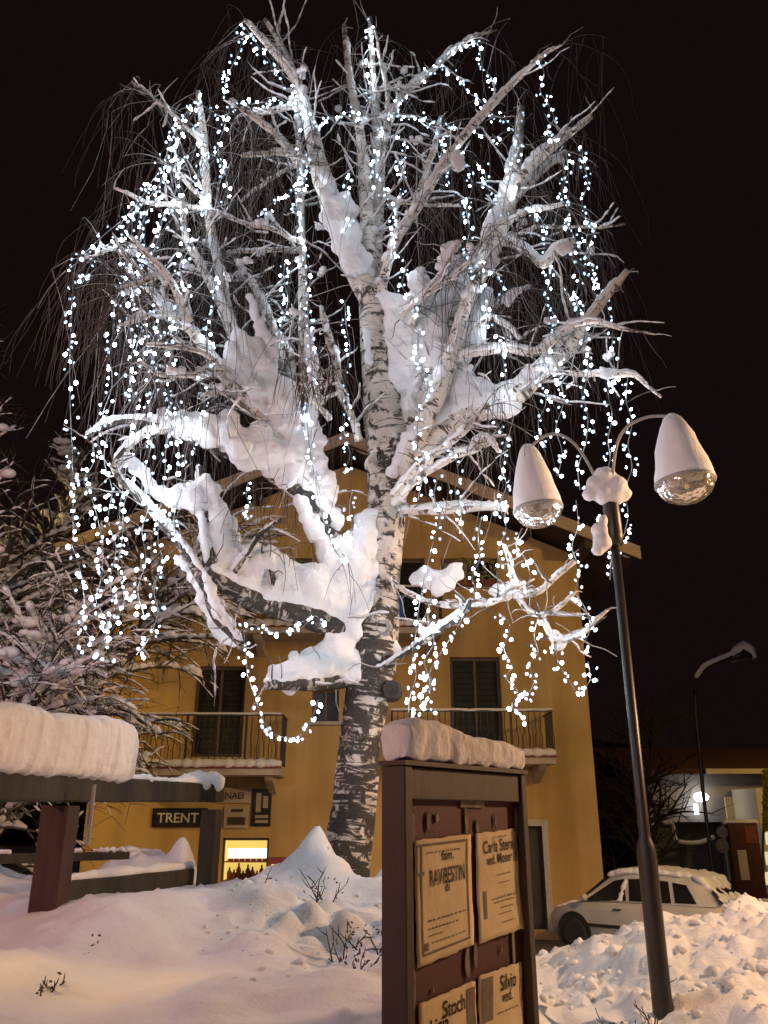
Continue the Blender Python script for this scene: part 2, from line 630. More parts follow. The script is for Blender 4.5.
# ------------------------------------------------------------------ ground
def interp(x, xs, ys):
    return float(np.interp(x, xs, ys))


def sm(a, b, x):
    t = min(1, max(0, (x - a) / (b - a)))
    return t * t * (3 - 2 * t)


BUMPS = [  # x, y, sx, sy, height
    (-0.66, 8.66, 0.15, 0.22, 0.23), (-0.60, 8.55, 0.24, 0.30, 0.24), (-0.90, 8.6, 0.30, 0.30, 0.13), (-0.45, 8.3, 0.18, 0.2, 0.10), (0.05, 8.75, 0.12, 0.25, 0.20),
    (-3.0, 10.9, 0.35, 0.6, 0.55), (-2.62, 10.8, 0.30, 0.5, 0.45), (-2.35, 10.6, 0.20, 0.5, 0.50), (-3.4, 10.9, 0.35, 0.5, 0.45), (-4.9, 9.6, 0.55, 0.7, 0.72), (-4.5, 8.6, 0.4, 0.5, 0.35),
    (-0.35, 5.9, 0.55, 0.75, -0.22), (-0.95, 6.9, 0.28, 0.8, 0.12), (-0.5, 4.6, 0.7, 0.4, 0.07),
    (-2.1, 4.9, 0.7, 0.8, 0.06), (-1.15, 4.2, 0.5, 0.5, -0.07), (-1.7, 6.2, 0.35, 1.1, 0.10), (-0.75, 5.6, 0.22, 0.5, 0.10), (-2.6, 5.6, 0.4, 0.6, -0.06), (-3.2, 7.2, 0.8, 0.5, 0.05),
    (3.7, 8.9, 0.35, 0.5, 0.08), (2.35, 8.2, 0.3, 0.4, 0.10), (4.6, 8.8, 0.5, 0.5, 0.06)]


def ground_z(x, y):
    p = Vector((x, y, 0))
    left = interp(y, [-20, 0, 3, 4.2, 5.2, 6.5, 8, 9, 10, 11, 12.2, 14, 17], [0.5, 0.8, 1.38, 1.47, 1.53, 1.64, 1.69, 1.67, 1.52, 1.1, 0.45, 0.05, 0.0])
    amp = interp(x, [1.4, 2.1, 2.8, 3.5, 4.3, 9], [0.62, 0.78, 0.96, 1.02, 1.08, 1.15])
    right = interp(y, [-20, 0, 4.5, 6.3, 7.0, 7.8, 8.7, 9.3, 10.0, 11.0, 12.2, 17], [0.5, 0.7, 0.86, 0.90, 0.95, 1.15, 1.33, 1.33, 1.1, 0.40, 0.02, 0.0])
    right = 0.1 + (right - 0.1) * (amp if y > 6 else 1 + (amp - 1) * sm(4, 6, y))
    k = sm(0.45, 1.5, x)
    z = left * (1 - k) + right * k
    near = 1 - sm(10.5, 13, y)
    for bx, by, sx, sy, h in BUMPS:
        e = ((x - bx) / sx) ** 2 + ((y - by) / sy) ** 2
        if e < 12:
            z += h * math.exp(-e)
    q = Vector((x * 0.8 + y * 0.55, y * 0.8 - x * 0.55, 0))
    if z > 1.75 or (x < -2 and y > 9.6 and y < 12):
        z += 0.10 * noise.noise(p * 3.5) + 0.05 * noise.noise(p * 8.0)
    soft = 0.15 * noise.noise(Vector((q.x * 1.1, q.y * 0.55, 2))) + 0.05 * noise.noise(Vector((q.x * 2.6, q.y * 1.3, 5))) + 0.018 * noise.noise(p * 5.0) + 0.008 * noise.noise(p * 14.0) + 0.10 * max(0, noise.noise(p * 3.1 + Vector((3, 3, 9))) - .38) + .16 * max(0, noise.noise(p * 7.5) - .46) - .16 * max(0, noise.noise(p * 2.7 + Vector((8, 1, 2))) - .42)
    ch = noise.noise(p * 2.1 + Vector((1, 7, 3))) * 0.13 + abs(noise.noise(p * 4.3)) * 0.15 + abs(noise.noise(p * 8.0)) * 0.08 + abs(noise.noise(p * 15.0)) * 0.045
    lump = sm(0.8, 1.8, x) * sm(5.8, 7.4, y)
    z += near * (soft * (1 - 0.6 * lump) + ch * lump)
    hollow = 1.3 * math.exp(-(((x + 0.3) / 0.6) ** 2 + ((y - 6.2) / 0.9) ** 2))
    z += near * hollow * 0.09 * abs(noise.noise(p * 5.0)) * 2
    if y > 12:
        z += 0.03 * noise.noise(p * 0.5) * sm(12, 14, y)
        z -= 0.07 * sm(11.8, 12.6, y)
    return z


xs = np.concatenate([np.linspace(-90, -12, 14)[:-1], np.linspace(-12, -5.5, 22)[:-1], np.linspace(-5.5, 6.0, 230), np.linspace(6, 14, 24)[1:], np.linspace(14, 90, 14)[1:]])
ys = np.concatenate([np.linspace(-60, -4, 10)[:-1], np.linspace(-4, 2.5, 22)[:-1], np.linspace(2.5, 13, 215), np.linspace(13, 32, 40)[1:], np.linspace(32, 160, 14)[1:]])
mb = MB()
vs = [Vector((x, y, ground_z(x, y))) for y in ys for x in xs]
nx = len(xs)
fs = [(j * nx + i, j * nx + i + 1, (j + 1) * nx + i + 1, (j + 1) * nx + i) for j in range(len(ys) - 1) for i in range(nx - 1)]
mb.add(vs, fs)
g = obj('snowy_ground', mb, M['ground'], smooth=True)
g['kind'] = 'structure'
mb = MB()
mb.add([(-60, 12.7, 0.02), (60, 12.7, 0.02), (60, 18.2, 0.02), (-60, 18.2, 0.02)], [(0, 1, 2, 3)])
o = obj('road', mb, M['road'])
o['kind'] = 'structure'
# far dark hillside
mb = MB()
hx = np.linspace(-140, 140, 60)
vs = []
for j, (yy, k) in enumerate([(75, 0), (95, 0.5), (130, 1.0), (155, 0.9)]):
    for x in hx:
        vs.append(Vector((x, yy + 6 * noise.noise(Vector((x * 0.03, j, 0))), -1 + k * (13 + 5 * noise.noise(Vector((x * 0.02, j * 0.3, 4)))))))
fs = [(j * 60 + i, j * 60 + i + 1, (j + 1) * 60 + i + 1, (j + 1) * 60 + i) for j in range(3) for i in range(59)]
mb.add(vs, fs)
o = obj('hill', mb, M['hill'], smooth=True)
o['kind'] = 'structure'

# ------------------------------------------------------------------ the ochre house
HY = 19.0
hx0, hx1 = -6.45, at(597, 800, HY).x
hxc = at(346, 500, HY).x
PK = at(346, 432, HY - 1.25)
RE = at(640, 547, HY - 1.25)
LE = Vector((2 * PK.x - RE.x, RE.y, RE.z))
slope = (PK.z - RE.z) / (RE.x - PK.x)
hx0 = 2 * PK.x - hx1
house = thing('house', 'ochre plastered house with snowy gable roof and balconies behind the lit birch', 'house', ((hx0 + hx1) / 2, HY, 0.05))


def rect_px(x0, y0, x1, y1, Y=HY):
    a, b = at(x0, y1, Y), at(x1, y0, Y)
    xc = (at(x0, (y0 + y1) / 2, Y).x, at(x1, (y0 + y1) / 2, Y).x)
    return [xc[0], xc[1], a.z, b.z]


OPEN = {
    'door_left': rect_px(193, 666, 244, 757), 'door_right': rect_px(451, 657, 502, 757),
    'win_small': rect_px(312, 690, 339, 722), 'win_up_right': rect_px(441, 540, 497, 586),
    'win_up_left': rect_px(255, 545, 312, 588), 'door_up_mid': rect_px(338, 545, 425, 630),
    'shop': rect_px(221, 838, 268, 893), 'door_side': rect_px(521, 826, 545, 940)}
OPEN['door_side'][2] = 0.1
OPEN['shop'][2] = 0.7
eave_z = PK.z - 0.32 - slope * (hx1 - PK.x)
for h in OPEN.values():
    h[3] = min(h[3], eave_z - 0.06)


def cells(x0, x1, z0, z1, holes):
    X = sorted({x0, x1, *[h[0] for h in holes], *[h[1] for h in holes]})
    Z = sorted({z0, z1, *[h[2] for h in holes], *[h[3] for h in holes]})
    for i in range(len(X) - 1):
        for j in range(len(Z) - 1):
            cx, cz = (X[i] + X[i + 1]) / 2, (Z[j] + Z[j + 1]) / 2
            if not any(h[0] < cx < h[1] and h[2] < cz < h[3] for h in holes):
                yield X[i], X[i + 1], Z[j], Z[j + 1]


mb = MB()
hs = list(OPEN.values())
for a, b, c, d in cells(hx0, hx1, -0.1, eave_z, hs):
    mb.add([(a, HY, c), (b, HY, c), (b, HY, d), (a, HY, d)], [(0, 1, 2, 3)])
topz = lambda x: PK.z - 0.32 - slope * abs(x - PK.x)
mb.add([(hx0, HY, eave_z), (hx1, HY, eave_z), (PK.x, HY, topz(PK.x))], [(0, 1, 2)])
for a, b, c, d in hs:      # reveals
    D = HY + 0.22
    mb.add([(a, HY, c), (a, D, c), (a, D, d), (a, HY, d)], [(0, 1, 2, 3)])
    mb.add([(b, HY, c), (b, HY, d), (b, D, d), (b, D, c)], [(0, 1, 2, 3)])
    mb.add([(a, HY, d), (a, D, d), (b, D, d), (b, HY, d)], [(0, 1, 2, 3)])
    mb.add([(a, HY, c), (b, HY, c), (b, D, c), (a, D, c)], [(0, 1, 2, 3)])
for x in (hx0, hx1):
    mb.add([(x, HY, -0.1), (x, HY + 10, -0.1), (x, HY + 10, topz(x)), (x, HY, topz(x))], [(0, 1, 2, 3)])
obj('wall', mb, M['plaster'], house)
# roof slabs, barge boards, purlin ends
mb = MB()
YF, YB = HY - 1.25, HY + 11
for s, E in ((1, RE), (-1, LE)):
    mb.prism([(PK.x, YF + 0.06, PK.z - 0.03), (E.x, YF + 0.06, E.z - 0.03), (E.x, YF + 0.06, E.z - 0.17), (PK.x, YF + 0.06, PK.z - 0.17)], (0, YB - YF, 0))
roof = obj('roof', mb, M['soffit'], house)
mb = MB()
for s, E in ((1, RE), (-1, LE)):
    mb.prism([(PK.x, YF, PK.z + 0.02), (E.x, YF, E.z + 0.02), (E.x, YF, E.z - 0.28), (PK.x, YF, PK.z - 0.28)], (0, 0.055, 0))
obj('barge_board', mb, M['fascia'], roof)
for s in (-1, 1):
    for k in (0.001, 2.2, 4.3, 5.6):
        if s < 0 and k < 1:
            continue
        x = PK.x + s * k
        z = topz(x)
        obj('purlin', MB().box(x - 0.09, x + 0.09, YF + 0.10, HY - 0.002, z - 0.16, z + 0.10), M['soffit'], roof)
mb = MB()
for i in range(60):
    for s, E in ((1, RE), (-1, LE)):
        t = i / 59
        x = PK.x + (E.x - PK.x) * t
        z = PK.z + (E.z - PK.z) * t
        for q in range(6):
            mb.ball((x, YF + 0.45 + q * 0.45, z + 0.02 + 0.05 * q), 0.22 + 0.02 * q + 0.06 * noise.noise(Vector((x, q, 2))), 1)
for s, E in ((1, RE), (-1, LE)):
    mb.prism([(PK.x, YF + 2, PK.z + 0.35), (E.x, YF + 2, E.z + 0.35), (E.x, YF + 2, E.z), (PK.x, YF + 2, PK.z)], (0, YB - YF - 2, 0))
fuse('roof_snow', mb, M['snow'], 0.11, 3, house)


def window(r, kind, frame=0.07):
    a, b, c, d = r
    y = HY + 0.16
    fr = MB()
    for q in ((a, a + frame, c, d), (b - frame, b, c, d), (a + frame, b - frame, d - frame, d), (a + frame, b - frame, c, c + frame)):
        fr.box(q[0], q[1], y - 0.03, y + 0.06, q[2], q[3])
    fr.box((a + b) / 2 - 0.03, (a + b) / 2 + 0.03, y - 0.026, y + 0.056, c + frame, d - frame)
    f = obj('window' if kind != 'door' else 'balcony_door', fr, M['winframe'], house)
    p = MB()
    if kind in ('door', 'shutter'):
        n = 16
        for i in range(n):
            z0 = c + frame + (d - c - 2 * frame) * i / n
            z1 = z0 + (d - c - 2 * frame) / n
            for x0, x1 in ((a + frame, (a + b) / 2 - 0.03), ((a + b) / 2 + 0.03, b - frame)):
                p.add([(x0, y + 0.0, z0), (x1, y + 0.0, z0), (x1, y + 0.035, z1), (x0, y + 0.035, z1)], [(0, 1, 2, 3)])
        obj('shutter', p, M['shutter'], f)
    else:
        p.add([(a, y + 0.02, c), (b, y + 0.02, c), (b, y + 0.02, d), (a, y + 0.02, d)], [(0, 1, 2, 3)])
        obj('pane', p, M['glass_dark'], f)
    return f


window(OPEN['door_left'], 'door')
window(OPEN['door_right'], 'door')
window(OPEN['door_up_mid'], 'door')
window(OPEN['win_small'], 'window', 0.04)
f = window(OPEN['win_up_right'], 'window')
a, b, c, d = OPEN['win_up_right']
mb = MB()
for i in range(12):
    x0 = a + 0.07 + (b - a - 0.14) * 0.55 * i / 12
    x1 = a + 0.07 + (b - a - 0.14) * 0.55 * (i + 1) / 12
    e = 0.02 if i % 2 else 0.0
    mb.add([(x0, HY + 0.155 + e * .5, c + 0.07), (x1, HY + 0.155 + (0.02 - e) * .5, c + 0.07), (x1, HY + 0.155 + (0.02 - e) * .5, d - 0.07), (x0, HY + 0.155 + e * .5, d - 0.07)], [(0, 1, 2, 3)])
obj('curtain', mb, M['curtain'], f)
window(OPEN['win_up_left'], 'window')
for k in ('win_up_right', 'win_up_left', 'win_small'):
    a, b, c, d = OPEN[k]
    obj('window_sill', MB().box(a - 0.08, b + 0.08, HY - 0.10, HY + 0.12, c - 0.07, c + 0.002), M['pale_frame'], house)
# side door with pale surround
a, b, c, d = OPEN['door_side']
mb = MB()
mb.box(b, b + 0.13, HY - 0.05, HY + 0.10, 0.05, d + 0.13).box(a - 0.13, a, HY - 0.05, HY + 0.10, 0.05, d + 0.13).box(a, b, HY - 0.05, HY + 0.10, d, d + 0.13)
f = obj('side_door', mb, M['pale_frame'], house)
mb = MB()
mb.box(a, b, HY + 0.14, HY + 0.2, 0.05, d)
obj('door_leaf', mb, M['shutter'], f)
# shop window, lit from inside
a, b, c, d = OPEN['shop']
mb = MB()
mb.box(a - 0.04, b + 0.04, HY + 0.22, HY + 0.9, c - 0.05, d + 0.05)
mb.f = [q for i, q in enumerate(mb.f) if i != 2]
mb.uv = mb.uv[:len(mb.f)]
shop = obj('shop_window', mb, M['shopglass'], house)
mb = MB().box(a + 0.06, b - 0.06, HY + 0.40, HY + 0.46, d - 0.42, d - 0.22)
obj('tube_light', mb, M['shoplight'], shop)
mb = MB()
for i in range(9):
    x = a + 0.1 + (b - a - 0.2) * i / 8
    h = 0.16 + 0.26 * random.random()
    zc = d - 0.85
    mb.lathe([(0.0, 0), (0.05, 0), (0.055, h * 0.6), (0.02, h * 0.8), (0.02, h), (0, h)], Matrix.Translation((x, HY + 0.5, zc)), 8)
mb.box(a, b, HY + 0.30, HY + 0.7, d - 0.89, d - 0.855)
mb.box(a, b, HY + 0.30, HY + 0.7, d - 0.50, d - 0.48)
for i in range(7):
    x = a + 0.12 + (b - a - 0.25) * i / 6
    mb.box(x - .05, x + .05, HY + 0.42, HY + 0.5, d - 0.48, d - 0.48 + .06 + .1 * random.random())
obj('goods', mb, M['redtrim'], shop)
mb = MB()
for q in ((a, a + 0.05, c, d), (b - 0.05, b, c, d), (a, b, d - 0.05, d + 0.0)):
    mb.box(q[0] + 0.002, q[1] - 0.002, HY + 0.06, HY + 0.12, q[2], q[3])
obj('shop_frame', mb, M['winframe'], shop)


def balcony(x0, x1, zs, zr, front, brackets=True):
    """a slab with a red-brown edge strip, an iron railing and snow along both"""
    fr, back = HY - front, HY - 0.002
    b = MB()
    b.box(x0, x1, fr, back, zs - 0.20, zs)
    sl = obj('balcony', b, M['balcony'], house)
    s = MB().box(x0 - 0.03, x1 + 0.03, fr - 0.025, fr - 0.002, zs - 0.07, zs - 0.025)
    obj('edge_strip', s, M['redtrim'], sl)
    if brackets:
        n = max(2, int((x1 - x0) / 1.3))
        for i in range(n):
            x = x0 + 0.25 + (x1 - x0 - 0.5) * i / (n - 1)
            br = MB().prism([(x - 0.08, back, zs - 0.203), (x - 0.08, fr + 0.1, zs - 0.203), (x - 0.08, fr + 0.2, zs - 0.30), (x - 0.08, back, zs - 0.55)], (0.16, 0, 0))
            obj('bracket', br, M['balcony'], sl)
    r = MB()
    yy = fr + 0.05
    r.box(x0, x1, yy - 0.02, yy + 0.02, zr - 0.03, zr)
    r.box(x0, x1, yy - 0.015, yy + 0.015, zs + 0.08, zs + 0.105)
    n = int((x1 - x0) / 0.125)
    for i in range(n + 1):
        x = x0 + (x1 - x0) * i / n
        wv = 0.018 * (1 if i % 2 else -1)
        if i % 10 == 0:
            r.box(x - 0.022, x + 0.022, yy - 0.022, yy + 0.022, zs, zr + 0.002)
        else:
            r.tube([(x, yy, zs + 0.09), (x + wv, yy, zs + 0.35), (x - wv, yy - 0.04, (zs + zr) / 2), (x, yy, zr - 0.02)], 0.010, 5)
    for xe in (x0, x1):
        r.box(xe - 0.018, xe + 0.018, fr + 0.07, back, zr - 0.03, zr)
        for i in range(8):
            y = fr + 0.15 + i * (front - 0.2) / 8
            r.box(xe - 0.009, xe + 0.009, y - 0.009, y + 0.009, zs, zr - 0.03)
    obj('railing', r, M['iron'], sl)
    sn = MB()
    x = x0
    while x < x1:
        sn.ball((x, yy, zr + 0.012 + 0.012 * noise.noise(Vector((x * 3, 0, zr)))), 0.045, 1)
        x += 0.045
    x = x0
    while x < x1:
        h = 0.075 + 0.04 * abs(math.sin(x * 14)) * (0.5 + random.random())
        sn.ball((x, fr + 0.03, zs + 0.03), h, 1, (1, 1, 1.0))
        x += 0.05
    fuse('balcony_snow', sn, M['snow'], 0.03, 2, sl)
    return sl


YB_ = HY - 1.05
L0, L1 = at(126, 740, YB_), at(281, 740, YB_)
balcony(L0.x, L1.x, at(200, 765, YB_).z, at(200, 714, YB_).z, 1.05)
R0, R1 = at(392, 735, YB_), at(554, 735, YB_)
balcony(R0.x, R1.x, at(500, 754, YB_).z, at(500, 710, YB_).z, 1.05)
U0, U1 = at(246, 615, YB_), at(442, 615, YB_)
balcony(U0.x, U1.x, at(345, 624, YB_).z, at(345, 586, YB_).z, 1.05)

# signs on the house front
WY = HY - 0.004


def sign(name, label, cat, x0, y0, x1, y1, mat, texts=(), tmat=None, t=0.05, group=None):
    a, b, c, d = rect_px(x0, y0, x1, y1, WY - t)
    rt = thing(name, label, cat, ((a + b) / 2, WY, c), group)
    obj('panel', MB().box(a, b, WY - t, WY, c, d), mat, rt)
    for s, size, fx, fz, sx in texts:
        h = d - c
        m = text_mb(s, h * size, Vector((a + (b - a) * fx, WY - t - 0.001, c + h * fz)), Vector((1, 0, 0)), Vector((0, 0, 1)), Vector((0, -1, 0)), 0.004, sx)
        obj('lettering', m, tmat, rt)
    return rt


sign('shop_sign', 'black sign with pale TRENT lettering under the left balcony', 'sign', 152, 808, 207, 827, M['signblack'], [('TRENT', 0.72, 0.47, 0.24, 1.05)], M['signwhite'])
sign('shop_banner', 'cream banner with brown lettering above the lit shop window', 'sign', 216, 788, 251, 803, M['banner'], [('INAEI', 0.62, 0.5, 0.28, 1.0)], M['ink'])
s_ = sign('wall_poster', 'small cream notice with dark pictures just below the cream banner', 'poster', 224, 806, 248, 828, M['banner'])
a, b, c, d = rect_px(227, 817, 245, 825, WY - 0.06)
obj('picture', MB().box(a, b, WY - 0.056, WY - 0.052, c, d), M['ink'], s_)
a, b, c, d = rect_px(231, 809, 243, 812, WY - 0.06)
obj('picture', MB().box(a, b, WY - 0.056, WY - 0.052, c, d), M['ink'], s_)
s_ = sign('notice_case', 'dark wall case with pale pictures right of the cream banner', 'notice case', 252, 789, 271, 826, M['signblack'])
for q in ((256, 793, 261, 812), (263, 796, 268, 808), (255, 815, 268, 818), (255, 820, 268, 823)):
    a, b, c, d = rect_px(*q, WY - 0.06)
    obj('picture', MB().box(a, b, WY - 0.056, WY - 0.052, c, d), M['banner'], s_)
# red vending box beside the shop window
a, b, c, d = rect_px(267, 858, 301, 893, HY - 0.45)
rt = thing('vending_box', 'red box with glowing amber and red panels beside the lit shop window', 'vending box', ((a + b) / 2, HY - 0.3, 0.2))
obj('cabinet', MB().box(a, b, HY - 0.45, HY - 0.01, 0.2, d), M['redbox'], rt)
w_ = b - a
obj('display', MB().box(a + w_ * .12, b - w_ * .35, HY - 0.462, HY - 0.452, d - 0.26, d - 0.12), M['amberlight'], rt)
obj('display', MB().box(a + w_ * .08, b - w_ * .12, HY - 0.462, HY - 0.452, d - 0.40, d - 0.30), M['redlight'], rt)
# blue cloth on the upper balcony rail
a, b, c, d = rect_px(393, 595, 404, 621, YB_ - 0.03)
mb = MB()
n = 8
vs = []
for j in range(7):
    for i in range(n + 1):
        x = a + (b - a) * i / n
        z = d - (d - c) * j / 6
        vs.append((x, YB_ - 0.05 - 0.03 * math.sin(i * 1.6) * (0.3 + j / 6), z))
mb.add(vs, [(j * (n + 1) + i, j * (n + 1) + i + 1, (j + 1) * (n + 1) + i + 1, (j + 1) * (n + 1) + i) for j in range(6) for i in range(n)])
ob = obj('hanging_cloth', mb, M['blue'], smooth=True)
md = ob.modifiers.new('thickness', 'SOLIDIFY')
md.thickness = 0.02
tag(ob, 'bright blue cloth hanging over the upper balcony beside the birch trunk', 'cloth')
# yellowing plants in the upper right window
a, b, c, d = OPEN['win_up_right']
mb = MB()
for i in range(70):
    p = Vector((a + (b - a) * (0.15 + 0.8 * random.random()), HY - 0.18 - 0.1 * random.random(), c + 0.02 + (0.9 * (d - c)) * random.random() ** 1.5))
    u = Vector((random.gauss(0, 1), random.gauss(0, .5), random.gauss(0, 1))).normalized() * 0.07
    v = u.cross(Vector((0, 1, 0.4))).normalized() * 0.035
    mb.add([p - u, p + v, p + u, p - v], [(0, 1, 2, 3)])
rt = thing('window_plant', 'yellowing leafy plant on the sill of the upper right window', 'plant', ((a + b) / 2, HY - 0.1, c))
obj('foliage', mb, M['leaf'], rt)
obj('planter', MB().box(a + 0.1, b - 0.1, HY - 0.26, HY - 0.11, c - 0.05, c + 0.09), M['redtrim'], rt)

# ------------------------------------------------------------------ right background
# low building across the street
BY = 30.0
mb = MB()
x0, x1 = at(645, 800, BY).x, at(900, 800, BY).x
zt = at(700, 772, BY).z
zm = at(700, 822, BY).z
rt = thing('low_building', 'low dark building with tiled roof and awning across the street at right', 'building', ((x0 + x1) / 2, BY, 0))
obj('wall', MB().box(x0, x1, BY, BY + 8, zm, zt), M['farwall'], rt)
xa, xb = at(724, 800, BY).x, at(757, 800, BY).x
obj('lamplit_wall_patch', MB().box(xa, xb, BY - 0.12, BY - 0.003, zm + 0.05, at(740, 797, BY).z), M['lamplit_wall'], rt)  # stands for the lamplit stretch of wall, its warm light coloured in
obj('shopfront', MB().box(x0 + 0.3, x1, BY + 0.4, BY + 7.9, 0, zm - 0.003), M['fardark'], rt)
mb = MB()
for x in (x0 + 0.15, xa, xb + 0.3, x1 - 0.2):
    obj('pillar', MB().box(x - 0.12, x + 0.12, BY + 0.02, BY + 0.26, 0, zm - 0.004), M['farwall'], rt)
zr = at(700, 752, BY + 4).z
mb = MB()
mb.prism([(x0 - 0.8, BY - 0.9, zt - 0.12), (x0 - 0.8, BY + 4, zr), (x0 - 0.8, BY + 8.9, zt - 0.12), (x0 - 0.8, BY + 8.9, zt + 0.05), (x0 - 0.8, BY + 4, zr + 0.17), (x0 - 0.8, BY - 0.9, zt + 0.05)], (x1 - x0 + 1.6, 0, 0))
rf = obj('roof', mb, M['farroof'], rt)
xg = at(706, 770, BY - 1).x
obj('gutter', MB().box(xg, x1 + 0.6, BY - 1.02, BY - 0.91, zt - 0.10, zt + 0.06), M['farwarm'], rf)
pts = [at(*p, BY - 0.6) for p in ((663, 823), (672, 824), (675, 838), (683, 842), (700, 842), (714, 837))]
mb = MB()
mb.tube(spline([tuple(p) for p in pts], 4), 0.07, 6)
obj('awning_edge', mb, M['awning'], rt)
# lit wall lamp
p = at(701, 797, BY - 0.35)
rt = thing('wall_lamp', 'bright white wall lamp glowing on the low grey building', 'lamp', (p.x, BY - 0.01, p.z))
mb = MB()
mb.ball(p, 0.21, 2, (1.25, 1, 0.75))
obj('globe', mb, M['lampglow'], rt, True)
q = at(696, 808, BY - 0.25)
mb = MB()
mb.box(q.x - 0.06, q.x + 0.06, q.y - 0.04, q.y + 0.04, q.z - 0.20, q.z + 0.12)
obj('tube', mb, M['lampglow'], rt)
obj('bracket', MB().box(p.x - 0.04, p.x + 0.04, p.y + 0.1, BY - 0.002, p.z - 0.04, p.z + 0.04), M['iron'], rt)
lamp('wall_lamp_light', (p.x - 0.1, p.y - 0.35, p.z - 0.05), (0.92, 0.95, 1.0), 7, 0.12)
# maroon advertising pillar
KY = 26.0
a, b, c, d = rect_px(733, 823, 762, 897, KY)
rt = thing('advertising_panel', 'maroon advertising panel with a pale poster at the right edge', 'advertising panel', ((a + b) / 2, KY, 0.1))
obj('panel', MB().box(a, b, KY, KY + 0.35, 0.1, d), M['kiosk'], rt)
a2, b2, c2, d2 = rect_px(739, 850, 748, 880, KY)
obj('pale_notice', MB().box(a2, b2, KY - 0.014, KY - 0.002, c2, d2), M['farwarm'], rt)
a2, b2, c2, d2 = rect_px(745, 826, 757, 843, KY)
obj('top_notice', MB().box(a2, b2, KY - 0.014, KY - 0.002, c2, d2), M['redtrim'], rt)
mb = MB()
for i in range(10):
    mb.ball((a + (b - a) * i / 9, KY + 0.17, d + 0.03), 0.16, 1, (1, 1, 0.6))
fuse('snow_cap', mb, M['snow'], 0.06, 2, rt)
# hanging round signs left of it
p = at(722, 838, KY - 0.6)
rt = thing('round_sign', 'pale two lobed hanging sign left of the maroon advertising panel', 'sign', (p.x, p.y, 0.1))
mb = MB()
for py, r in ((832, 0.16), (846, 0.19)):
    q = at(722, py, KY - 0.6)
    mb.lathe([(0, -0.03), (r, -0.03), (r, 0.03), (0, 0.03)], Matrix.Translation(q) @ Matrix.Rotation(R(90), 4, 'X'), 18)
obj('disc', mb, M['farwall'], rt)
obj('pole', MB().tube([(p.x, p.y + 0.06, 0.05), (p.x, p.y + 0.06, p.z + 0.3)], 0.03, 8), M['iron'], rt)
# lit window house at the very right edge
a, b, c, d = rect_px(763, 788, 860, 897, 28)
rt = thing('far_house', 'cream house front with lit panes at the far right edge', 'house', ((a + b) / 2, 28, 0.1))
obj('wall', MB().box(a, b, 28, 29.9, 0.05, d), M['farwarm'], rt)
for py in (832, 852, 872):
    a2, b2, c2, d2 = rect_px(765, py, 790, py + 13, 28)
    obj('window', MB().box(a2, b2, 27.96, 27.995, c2, d2), M['farwindow'], rt)
mb = MB()
for i in range(260):
    t = random.random()
    q = at(761 + 4 * random.random() + 3, 770 + 60 * t, 27.5)
    u = Vector((random.gauss(0, 1), random.gauss(0, 1), random.gauss(0, 1))).normalized() * 0.12
    v = u.orthogonal().normalized() * 0.06
    mb.add([q - u, q + v, q + u, q - v], [(0, 1, 2, 3)])
rt = thing('climbing_plant', 'dark climbing plant on the corner of the cream house front', 'plant', at(763, 895, 27.5))
obj('foliage', mb, M['leaf'], rt)
obj('stem', MB().tube([at(764, 897, 27.6), at(763, 850, 27.6), at(765, 770, 27.6)], 0.04, 6), M['twig'], rt)

# curved street lamp far behind
LY = 24.0
rt = thing('street_lamp', 'unlit curved arm street lamp with snow on its head, far right', 'street lamp', (at(703, 800, LY).x, LY, 0.1))
pl = [at(x, y, LY) for x, y in ((704, 800), (700, 755), (696, 715), (695, 690))]
base = Vector((pl[0].x, LY, 0.05))
mb = MB().tube(spline([tuple(p) for p in [base] + pl], 5), 0.055, 8)
obj('pole', mb, M['pole'], rt, True)
ar = [at(x, y, LY) for x, y in ((695, 692), (697, 680), (704, 670), (715, 664), (732, 657))]
obj('arm', MB().tube(spline([tuple(p) for p in ar], 5), 0.05, 8), M['pole'], rt, True)
hp = [at(730, 659, LY), at(742, 653, LY), at(753, 656, LY)]
obj('lamp_head', MB().tube(hp, [0.10, 0.22, 0.10], 10), M['pole'], rt, True)
mb = MB()
for p in spline([tuple(p) for p in ar[1:]], 6):
    mb.ball(Vector(p) + Vector((0, 0, 0.10)), 0.10, 1)
for x, y, r in ((733, 655, .15), (738, 651, .22), (744, 648, .25), (749, 650, .22), (752, 655, .16)):
    mb.ball(at(x, y, LY), r, 1)
fuse('snow_cap', mb, M['snow'], 0.06, 3, rt)


